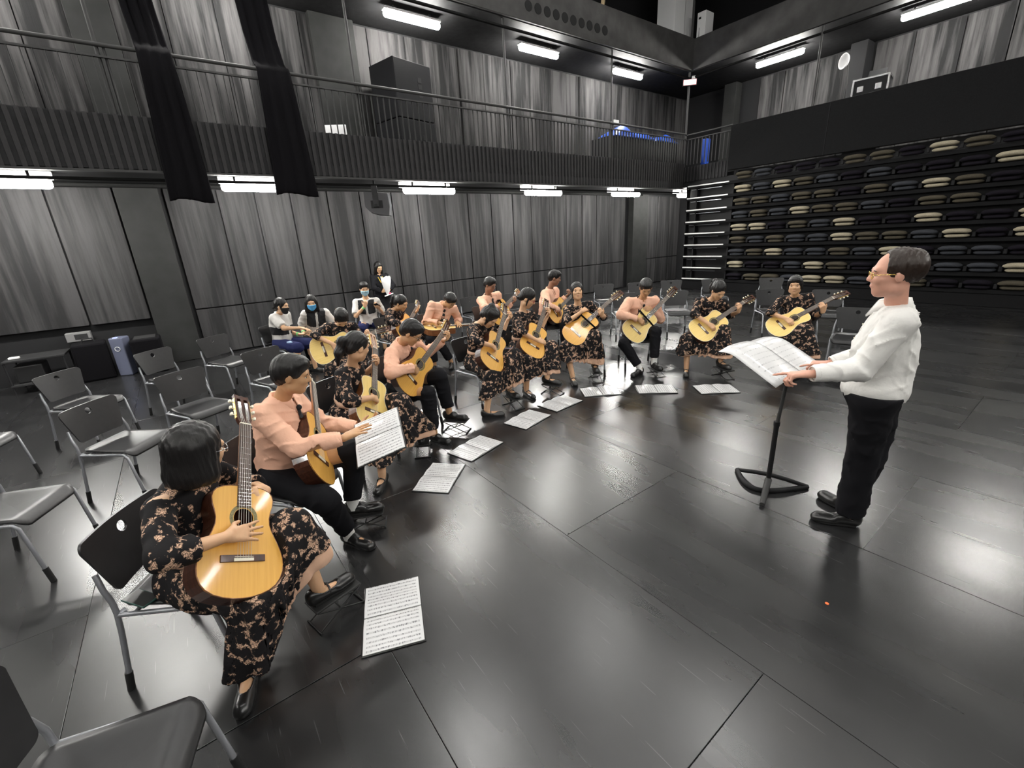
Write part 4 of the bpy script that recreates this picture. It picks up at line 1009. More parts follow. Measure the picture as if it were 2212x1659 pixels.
    Gr.add(ell(PW(0, -.016, .032), A, (.085, .101, .095)), .01)
    if st == 'short':
        Gr.add(ell(PW(0, .045, .075), A, (.062, .050, .040)), .03); Gr.add(ell(PW(0, -.06, -.01), A, (.074, .052, .07)), .03)
        Gr.sub(ell(PW(0, .105, -.055), A, (.078, .062, .105)), .012); Gr.cut(PW(0, 0, -.062), nrm(-A[2]+A[1]*.25)); 
        Gr.sub(ell(PW(0, .030, -.075), A, (.12, .045, .062)), .01)
    elif st == 'bald':
        Gr.sub(ell(PW(0, .085, .03), A, (.075, .062, .105)), .015); Gr.sub(ell(PW(0, .105, -.055), A, (.085, .075, .105)), .012); Gr.cut(PW(0, 0, -.075), nrm(-A[2]+A[1]*.2)); Gr.sub(ell(PW(0, .030, -.075), A, (.12, .045, .062)), .01)
        Gr.add(ell(PW(.0, -.085, .03), A, (.070, .040, .075)), .03)
    else:
        if st == 'bob':
            Gr.add(cone(PW(0, -.022, .02), PW(0, -.018, -.085), .094, .103), .03); Gr.sub(ell(PW(0, .112, -.06), A, (.070, .075, .115)), .01); Gr.cut(PW(0, -.02, -.135), -A[2])
        elif st == 'long':
            Gr.add(cone(PW(0, -.025, .0), PW(0, -.035, -.12), .090, .085), .03); [Gr.add(cone(PW(q*.070, .005, .0), PW(q*.088, .0, -.15), .030, .028), .03) for q in (-1, 1)]; Gr.sub(ell(PW(0, .112, -.055), A, (.062, .075, .110)), .01); Gr.cut(PW(0, 0, -.18), -A[2])
        else:
            Gr.sub(ell(PW(0, .112, -.045), A, (.074, .068, .108)), .01); Gr.cut(PW(0, 0, -.055), nrm(-A[2]+A[1]*.1)); Gr.sub(ell(PW(0, .025, -.075), A, (.12, .05, .062)), .01)
            Gr.add(ell(PW(0, -.07, -.02), A, (.068, .042, .055)), .02)
            if st == 'pony':
                Gr.add(cone(PW(0, -.100, .045), PW(0, -.135, .03), .026, .030), .02); Gr.add(cone(PW(0, -.140, .03), PW(0, -.150, -.07), .034, .030), .03); Gr.add(cone(PW(0, -.150, -.07), PW(.01, -.135, -.17), .030, .012), .03)
            elif st == 'bun':
                Gr.add(ell(PW(0, -.055, .115), A, (.045, .042, .034)), .015); Gr.add(ell(PW(0, .02, .09), A, (.075, .07, .04)), .03); Gr.add(cone(PW(-.06, .03, .0), PW(-.055, .035, -.07), .022, .012), .02); Gr.add(cone(PW(.06, .03, .0), PW(.055, .035, -.07), .022, .012), .02)
            elif st == 'low':
                Gr.add(ell(PW(0, -.10, -.04), A, (.04, .035, .035)), .02); Gr.add(cone(PW(-.072, .02, .0), PW(-.066, .03, -.09), .012, .006), .015); Gr.add(cone(PW(.072, .02, .0), PW(.066, .03, -.09), .012, .006), .015)
            elif st == 'sweep':
                Gr.add(cone(PW(-.06, .045, .045), PW(-.075, .02, -.04), .022, .014), .02); Gr.add(cone(PW(.06, .045, .045), PW(.075, .02, -.04), .022, .014), .02); Gr.add(ell(PW(0, .055, .07), A, (.06, .04, .035)), .03)
    r = np.random.RandomState(seed); X, Y, Z = Gr.ax[0][:, None, None], Gr.ax[1][None, :, None], Gr.ax[2][None, None, :]
    for i in range(3):
        a = nrm(r.normal(size=3)*np.array([1, 1, .25]))*2*PI/(.011+.009*i); Gr.F += (.0014*np.sin(a[0]*X+a[1]*Y+a[2]*Z+i)).astype(np.float32)
    new_obj('hair', Gr.mesh('person_hair', org), root, M_HAIRB if spec.get('brown_hair') else M_HAIR)
    # ---- glasses, mask
    if spec.get('glasses'):
        gl = MB(); mt = spec['glasses']
        for q in (-1, 1):
            gl.tube([tuple(PH(q*.033+.0215*math.cos(a*PI/8), .100-.004*abs(math.cos(a*PI/8)), -.007+.0165*math.sin(a*PI/8))) for a in range(17)], .0019, 5, False)
            gl.tube([tuple(PH(q*.054, .097, -.002)), tuple(PH(q*.078, .055, .0)), tuple(PH(q*.081, -.005, -.002))], .0018, 5)
        gl.tube([tuple(PH(-.012, .101, -.004)), tuple(PH(0, .106, -.002)), tuple(PH(.012, .101, -.004))], .0018, 5); gl.obj('glasses', mt, root)
    if spec.get('mask'):
        Gm = Grid(H-.16, H+.16, .006)
        for p, k in head_prims(H, A, m): Gm.add(p, k)
        Gm.F -= .008; Gm.cut(PW(0, .1, -.022), nrm(A[2]-A[1]*.1)); Gm.cut(PW(0, .03, 0), -A[1]); Gm.cut(PW(0, .0, -.128), -A[2])
        mk = new_obj('face_mask', Gm.mesh('face_mask', org), root, spec['mask'])
        for q in (-1, 1): MB().tube([tuple(PH(q*.062, .045, -.035)), tuple(PH(q*.080, -.008, .005)), tuple(PH(q*.079, -.02, -.02)), tuple(PH(q*.062, .035, -.09))], .0016, 5).obj('ear_loop', M_WPAPER, mk)
    # ---- clothes
    kind = spec['wear']
    Gc = Grid(lo, hi, hc)
    def torso(G2, w, dz, shoulder, low):
        G2.add(ell(P+up*.30*s, T, (.143*wd*w, .106*dz, .185)), .02); G2.add(cone(P+up*low, P+up*.27, .128*wd*w, .118*wd*w, (fw, 1.12/dz)), .06)
        G2.add(ell(P+up*.385*s, T, (.160*wd*w, .092*dz, .085)), .05)
        for S_ in ('SL', 'SR'): G2.add(cone(Nk-up*.035, J[S_], .054, shoulder), .06)
    def neck_cut(G2, r, drop):
        G2.sub(cone(Nk-up*drop+fw*.01, Nk+up*.12+fw*.02, r, r+.01), .006); G2.cut(Nk+up*.030, up, Nk-.13, Nk+.13)
    def sleeves(G2, r0, r1, r2, frac):
        for q in 'LR':
            S_, E_, W_ = J['S'+q], J['E'+q], J['W'+q]; end = E_+(W_-E_)*frac
            G2.add(cone(S_, E_, r0, r1), .018); G2.add(ccone(E_, end, r1, r2), .012)
    def leg_tubes(G2, r0, r1, r2, frac, k=.03):
        for q in 'LR':
            H_, K_, A_ = J['H'+q], J['K'+q], J['A'+q]; end = K_+(A_-K_)*frac; d = nrm(A_-K_)
            G2.add(cone(H_, K_, r0, r1), k); G2.add(ccone(K_, end, r1, r2), .012)
    if kind in ('shirt', 'white_shirt', 'polo', 'jacket'):
        mt = {'shirt': M_SHIRT, 'white_shirt': M_WSHIRT, 'polo': M_POLO, 'jacket': M_TROUS}[kind]
        big = spec.get('big', 1.0)
        torso(Gc, 1.13*big, (1.18 if not spec.get('stand') else 1.02)*big, .066, .05)
        if kind == 'polo':
            for q in 'LR':
                S_, E_ = J['S'+q], J['E'+q]; end = S_+(E_-S_)*.85; Gc.add(ccone(S_, end, .062, .068), .02)
        else: sleeves(Gc, .069, .060, .047, .90)
        Gc.folds(.0020, .09, seed); Gc.creases(.0085, .075, seed+9); neck_cut(Gc, .060 if m else .053, .03)
        if spec.get('stand'):
            Gc.add(ell(P+V3(0, 0, .045), T, (.160*wd*big, .132*big, .07)), .05); Gc.cut(P-V3(0, 0, .012), V3(0, 0, -1), P-.26, P+.26)
        else: Gc.cut(P+up*.045, -up, P-.26, P+.26)
        carve(Gc, GV.get(key)); sh = new_obj(kind if kind != 'shirt' else 'shirt', Gc.mesh('person_shirt', org), root, mt); 
        sh.name = {'shirt': 'shirt', 'white_shirt': 'shirt', 'polo': 'polo_shirt', 'jacket': 'jacket'}[kind]
        # collar
        vs = []; fs = []; nn = 28; R0 = .061 if m else .056
        for i in range(nn):
            a = -PI*.94 + 2*PI*.94*i/(nn-1); f0 = abs(a)/PI; c, sn = math.cos(a), math.sin(a)   # a=0 at the back
            ofs = -fw*c + lf*sn; pt = max(0, (f0-.62)/.38)**2
            tp = Nk + ofs*R0 + up*(.040-.025*f0) + fw*.012; md = Nk + ofs*(R0+.006) + up*(.044-.027*f0) + fw*.012
            bt = Nk + ofs*(R0+.021+.020*pt) + up*(-.010-.060*pt-.014*f0) + fw*(.012+.014*pt)
            base = Nk + ofs*(R0-.002) + up*(-.02) + fw*.012
            vs += [tuple(base-org), tuple(tp-org), tuple(md-org), tuple(bt-org)]
        for i in range(nn-1):
            for k in range(3): a = i*4+k; fs.append((a, a+1, a+5, a+4))
        o = MB().add(vs, fs, True).obj('collar', mt, sh); md = o.modifiers.new('t', 'SOLIDIFY'); md.thickness = .006
        if kind in ('shirt', 'white_shirt'):
            for q in 'LR':
                d = nrm(J['W'+q]-J['E'+q]); c0 = J['E'+q]+(J['W'+q]-J['E'+q])*.80-org; c1 = J['E'+q]+(J['W'+q]-J['E'+q])*.955-org
                o = MB().tube([tuple(c0), tuple(c0+d*.004), tuple(c1-d*.004), tuple(c1)], [.043, .0465, .044, .041], 18, False).obj('cuff', mt, sh); o.modifiers.new('t', 'SOLIDIFY').thickness = .003
        def front(t, side=0.0):
            p = P + (Nk-P)*t + lf*side; 
            for st_ in np.arange(.24, .02, -.004):
                if Gc.at(p+fw*st_) < 0: return p+fw*(st_+.006)
            return p+fw*.1
        if kind in ('shirt', 'white_shirt'):
            pl = MB(); vs = []; fs = []
            for t_ in np.linspace(.90, .16, 10):
                p = front(t_)
                for sx, dd in ((-1, -.004), (-1, .0), (1, .0), (1, -.004)): vs.append(tuple(p + lf*.016*sx + fw*(dd-.002) - org))
            for i in range(9):
                for k in range(4): a = i*4+k; b = i*4+(k+1) % 4; fs.append((a, a+4, b+4, b))
            pl.add(vs, fs).obj('placket', mt, sh)
            for t_ in (.78, .62, .46, .30):
                bt_ = MB(); bt_.sphere(tuple(front(t_)-org), (.005, .005, .005), 6, 4); bt_.obj('button', M_BONE, sh)
            if kind == 'shirt':
                c = front(.66, .075); q = [front(.66+dv, .075+du) for du, dv in ((-.045, .10), (.045, .10), (.045, -.08), (0, -.12), (-.045, -.08))]
                vs = [tuple(p-org-fw*.0025) for p in q] + [tuple(p-org-fw*.010) for p in q]; MB().add(vs, [(4, 3, 2, 1, 0), (5, 6, 7, 8, 9)] + [(i, (i+1) % 5, 5+(i+1) % 5, 5+i) for i in range(5)]).obj('pocket', mt, sh)
        if spec.get('tie'):
            tts = np.linspace(.92, .36, 15); pts = [front(t)+fw*.004 for t in tts]; ws = [.014+.017*((.92-t)/.56)**.7 for t in tts]
            vs = []; fs = []
            for p, w_ in zip(pts, ws):
                for sx, dd in ((-1, 0), (0, .004), (1, 0), (1, -.004), (-1, -.004)): vs.append(tuple(p + lf*w_*sx + fw*dd - org))
            for i in range(len(pts)-1):
                for k in range(5): a = i*5+k; b = i*5+(k+1) % 5; fs.append((a, a+5, b+5, b))
            fs.append((0, 1, 2, 3, 4)); e_ = 5*(len(pts)-1); fs.append((e_+4, e_+3, e_+2, e_+1, e_))
            tie = MB().add(vs, fs).obj('necktie', M_POLOB, root); kn = MB(); kn.sphere(tuple(pts[0]+fw*.004+up*.006-org), (.017, .017, .018), 10, 6); kn.obj('knot', M_POLOB, tie)
        if kind == 'polo':
            Gp = Grid(lo, hi, hc); Gp.F = Gc.F - .0035
            X, Y, Z = Gp.ax[0][:, None, None], Gp.ax[1][None, :, None], Gp.ax[2][None, None, :]
            tt = (X-P[0])*up[0]+(Y-P[1])*up[1]+(Z-P[2])*up[2]; ll = np.abs((X-P[0])*lf[0]+(Y-P[1])*lf[1]+(Z-P[2])*lf[2]); ff = (X-P[0])*fw[0]+(Y-P[1])*fw[1]+(Z-P[2])*fw[2]
            b0, b1, bw = spec.get('yoke', (.20, .40, .135))
            Gp.F = np.maximum(Gp.F, (b0-tt).astype(np.float32)); Gp.F = np.maximum(Gp.F, (tt-b1).astype(np.float32)); Gp.F = np.maximum(Gp.F, (ll-bw).astype(np.float32)); Gp.F = np.maximum(Gp.F, (.013-np.maximum(ll, -ff*4)).astype(np.float32))
            new_obj('black_yoke', Gp.mesh('polo_yoke', org), sh, M_POLOB)
        if kind == 'jacket':
            ly = MB()
            for q in (-1, 1): ly.tube([tuple(Nk+lf*.06*q-fw*.0+up*.02-org), tuple(front(.93, .05*q)-org), tuple(front(.80, .03*q)-org), tuple(front(.66, .01*q)-org)], .008, 6)
            ly.obj('yellow_lanyard', plain('yellow_ribbon', (.75, .50, .05), .7), root)
        # trousers or shorts
        Gt = Grid(lo, hi, hc); Gt.add(ell(P+up*.01, T, (.160*wd*spec.get('big', 1.0), .132*spec.get('big', 1.0), .125)), .02)
        if spec.get('shorts'): leg_tubes(Gt, .105, .088, .09, .04, .04)
        else: leg_tubes(Gt, .098 if not spec.get('stand') else .106, .076 if not spec.get('stand') else .082, spec.get('hem', .060), spec.get('hemlen', .86), .04)
        Gt.folds(.0025, .10, seed+5); Gt.creases(.007, .09, seed+11); Gt.cut(P+up*(.085 if not spec.get('stand') else .03), up, P-.3, P+.3)
        carve(Gt, GV.get(key)); new_obj('shorts' if spec.get('shorts') else 'trousers', Gt.mesh('person_trousers', org), root, M_NAVY if spec.get('shorts') else M_TROUS)
        if spec.get('belt'):
            bl = MB(); n = 28; bl.tube([tuple(P-V3(0, 0, .012)+lf*.170*wd*spec.get('big', 1)*math.cos(2*PI*i/n)+fw*.134*spec.get('big', 1)*math.sin(2*PI*i/n)-org) for i in range(n+1)], .012, 6, False); bl.obj('belt', M_SHOE, root)
    else:   # lace dress
        torso(Gc, 1.0, 1.0, .056, .06); sleeves(Gc, .058, .050, .058, spec.get('slv', .40)); Gc.folds(.0028, .07, seed); neck_cut(Gc, .060, .03)
        Gs = Grid(lo, hi, hc); Gs.add(ell(P+up*.04, T, (.158, .130, .12)), .02)
        tR, tL = spec.get('hemf', (.52, .74)); KR, KL = J['KR'], J['KL']
        eR = KR+(J['AR']-KR)*tR; eL = KL+(J['AL']-KL)*tL; mh = (J['HR']+J['HL'])/2; mk_ = (KR+KL)/2
        hr_ = J['HL']-J['HR']; hl_ = nrm(hr_*np.array([1, 1, 0])); kf = nrm((mk_-P)*np.array([1, 1, 0])); fl = spec.get('flare', .05)
        for u_ in (0, .2, .4, .6, .8, 1.0):
            H_ = J['HR']*(1-u_)+J['HL']*u_; K_ = KR*(1-u_)+KL*u_; e_ = eR*(1-u_)+eL*u_; sag = math.sin(PI*u_)
            dn = V3(e_[0], e_[1], min(e_[2], K_[2]-.05)-.06) + hl_*fl*(2*u_-1) + kf*(.03-.05*sag)
            Gs.add(cone(H_, K_-V3(0, 0, .02*sag), .104, .090-.010*sag), .04); Gs.add(cone(K_-V3(0, 0, .025*sag), dn, .086-.012*sag, .112), .035)
        X, Y, Z = Gs.ax[0][:, None, None], Gs.ax[1][None, :, None], Gs.ax[2][None, None, :]
        cx, cy = mk_[0], mk_[1]; kz = max(KR[2], KL[2]); th = np.arctan2(Y-cy, X-cx); rr = np.sqrt((X-cx)**2+(Y-cy)**2)
        dw = np.clip((kz-.05-Z)/.22, 0, 1); ph = seed*.7
        Gs.F -= (dw*np.clip(rr/.12, 0, 1)*(.011*np.sin(11*th+ph) + .006*np.sin(23*th+2*ph))).astype(np.float32); Gs.folds(.003, .09, seed+3)
        ld = eL-eR; ld[2] = 0; L_ = np.linalg.norm(ld)+1e-6; ld = ld/L_
        uu = np.clip(((X-eR[0])*ld[0]+(Y-eR[1])*ld[1])/L_, 0, 1); zh = eR[2]*(1-uu)+eL[2]*uu + .012*np.sin(9*th+ph)
        base = Gs.F.copy()
        inn = np.where(Z < kz-.10, -(base+.013), -9).astype(np.float32)
        Gs.F = np.maximum(np.maximum(base, (zh-Z).astype(np.float32)), inn)
        k = .03; t = np.clip(.5+.5*(Gc.F-Gs.F)/k, 0, 1); Gc.F = Gc.F*(1-t)+Gs.F*t-k*t*(1-t)
        carve(Gc, GV.get(key)); dr = new_obj('lace_dress', Gc.mesh('person_dress', org), root, M_LACE)
        Gl = Grid(lo, hi, hc); b2 = base+.020; Gl.F = np.maximum(np.maximum(b2, (zh-spec.get('lin', .05)*uu-.006-Z).astype(np.float32)), np.maximum((Z-(kz-.12)).astype(np.float32)*np.ones_like(b2), -(b2+.020)))
        me = Gl.mesh('dress_lining', org)
        if len(me.vertices): new_obj('lining', me, dr, M_BEIGE)
        n = 30; sa = MB(); vs = []; fs = []
        for i in range(n):
            a = 2*PI*i/n; d0 = lf*math.cos(a)+fw*math.sin(a)
            for zz in (.115, .150):
                pp = P+up*zz; rad = .1
                for rr_ in np.arange(.19, .05, -.004):
                    if Gc.at(pp+d0*rr_) < 0: rad = rr_+.005; break
                vs.append(tuple(pp+d0*rad-org))
        fs = [(2*i, 2*((i+1) % n), 2*((i+1) % n)+1, 2*i+1) for i in range(n)]
        o = MB().add(vs, fs, True).obj('sash', M_BEIGE, dr); o.modifiers.new('t', 'SOLIDIFY').thickness = .006
    if spec.get('watch'):
        q = spec['watch']; d = nrm(J['E'+q]-J['W'+q]); c = J['W'+q]+d*.03-org; MB().tube([tuple(c-d*.012), tuple(c+d*.012)], .032, 14).obj('wrist_strap', M_SHOE, root)
    # ---- shoes
    for q in 'LR':
        A_, T_ = J['A'+q], J['T'+q]; fd = T_-A_; fd[2] = 0; fd = nrm(fd); sd = np.cross(V3(0, 0, 1), fd); z0 = A_[2]-.085
        hs_ = .006 if h < .0085 else .007
        heel = V3(A_[0], A_[1], z0)-fd*.035; toe = V3(A_[0], A_[1], z0)+fd*.175*s
        Gf = Grid(np.minimum(heel, toe)-.07-V3(0, 0, .0), np.maximum(heel, toe)+.07+V3(0, 0, .12), hs_)
        Gf.add(cone(heel+V3(0, 0, .034), toe+V3(0, 0, .026)-fd*.02, .034, .036), .01); Gf.add(cone(heel+V3(0, 0, .060), heel+V3(0, 0, .052)+fd*.08, .036, .034), .02); Gf.add(cone(heel+fd*.14+V3(0, 0, .02), toe-fd*.012+V3(0, 0, .018), .040, .034, (V3(0, 0, 1), 1.5)), .02)
        Gf.cut(V3(0, 0, z0+.001), V3(0, 0, -1))
        if kind == 'dress' or spec.get('flats'):
            Gf.sub(ell(V3(A_[0], A_[1], z0+.075)+fd*.035, [fd, sd, V3(0, 0, 1)], (.080, .034, .045)), .006)
        else: Gf.sub(cone(V3(A_[0], A_[1], z0+.075), V3(A_[0], A_[1], z0+.14), .034, .04), .006)
        so = new_obj('shoe', Gf.mesh('shoe', org), root, M_SHOE)
        MB().prism([(-.040, -.026), (-.05, 0), (-.040, .026), (.05, .033), (.12, .040), (.165*s, .034), (.188*s, .0), (.165*s, -.034), (.12, -.040), (.05, -.033)], 0, .014, (fd, sd, V3(0, 0, 1)), V3(A_[0], A_[1], z0)-org).obj('sole', M_SLEEVE, so)
        if kind == 'dress':
            c = V3(A_[0], A_[1], z0+.058)+fd*.045-org; MB().tube([tuple(c-sd*.036-V3(0, 0, .02)), tuple(c-sd*.026+V3(0, 0, .010)), tuple(c+V3(0, 0, .018)), tuple(c+sd*.026+V3(0, 0, .010)), tuple(c+sd*.036-V3(0, 0, .02))], .0055, 6).obj('strap', M_SHOE, so)
        if spec.get('socks'):
            d = nrm(J['K'+q]-A_); MB().tube([tuple(A_-V3(0, 0, .04)-org), tuple(A_+d*.02-org), tuple(A_+d*.055-org)], [.041, .040, .041], 14).obj('sock', M_SOCKW if spec['socks'] == 'w' else M_TROUS, root)
    return root

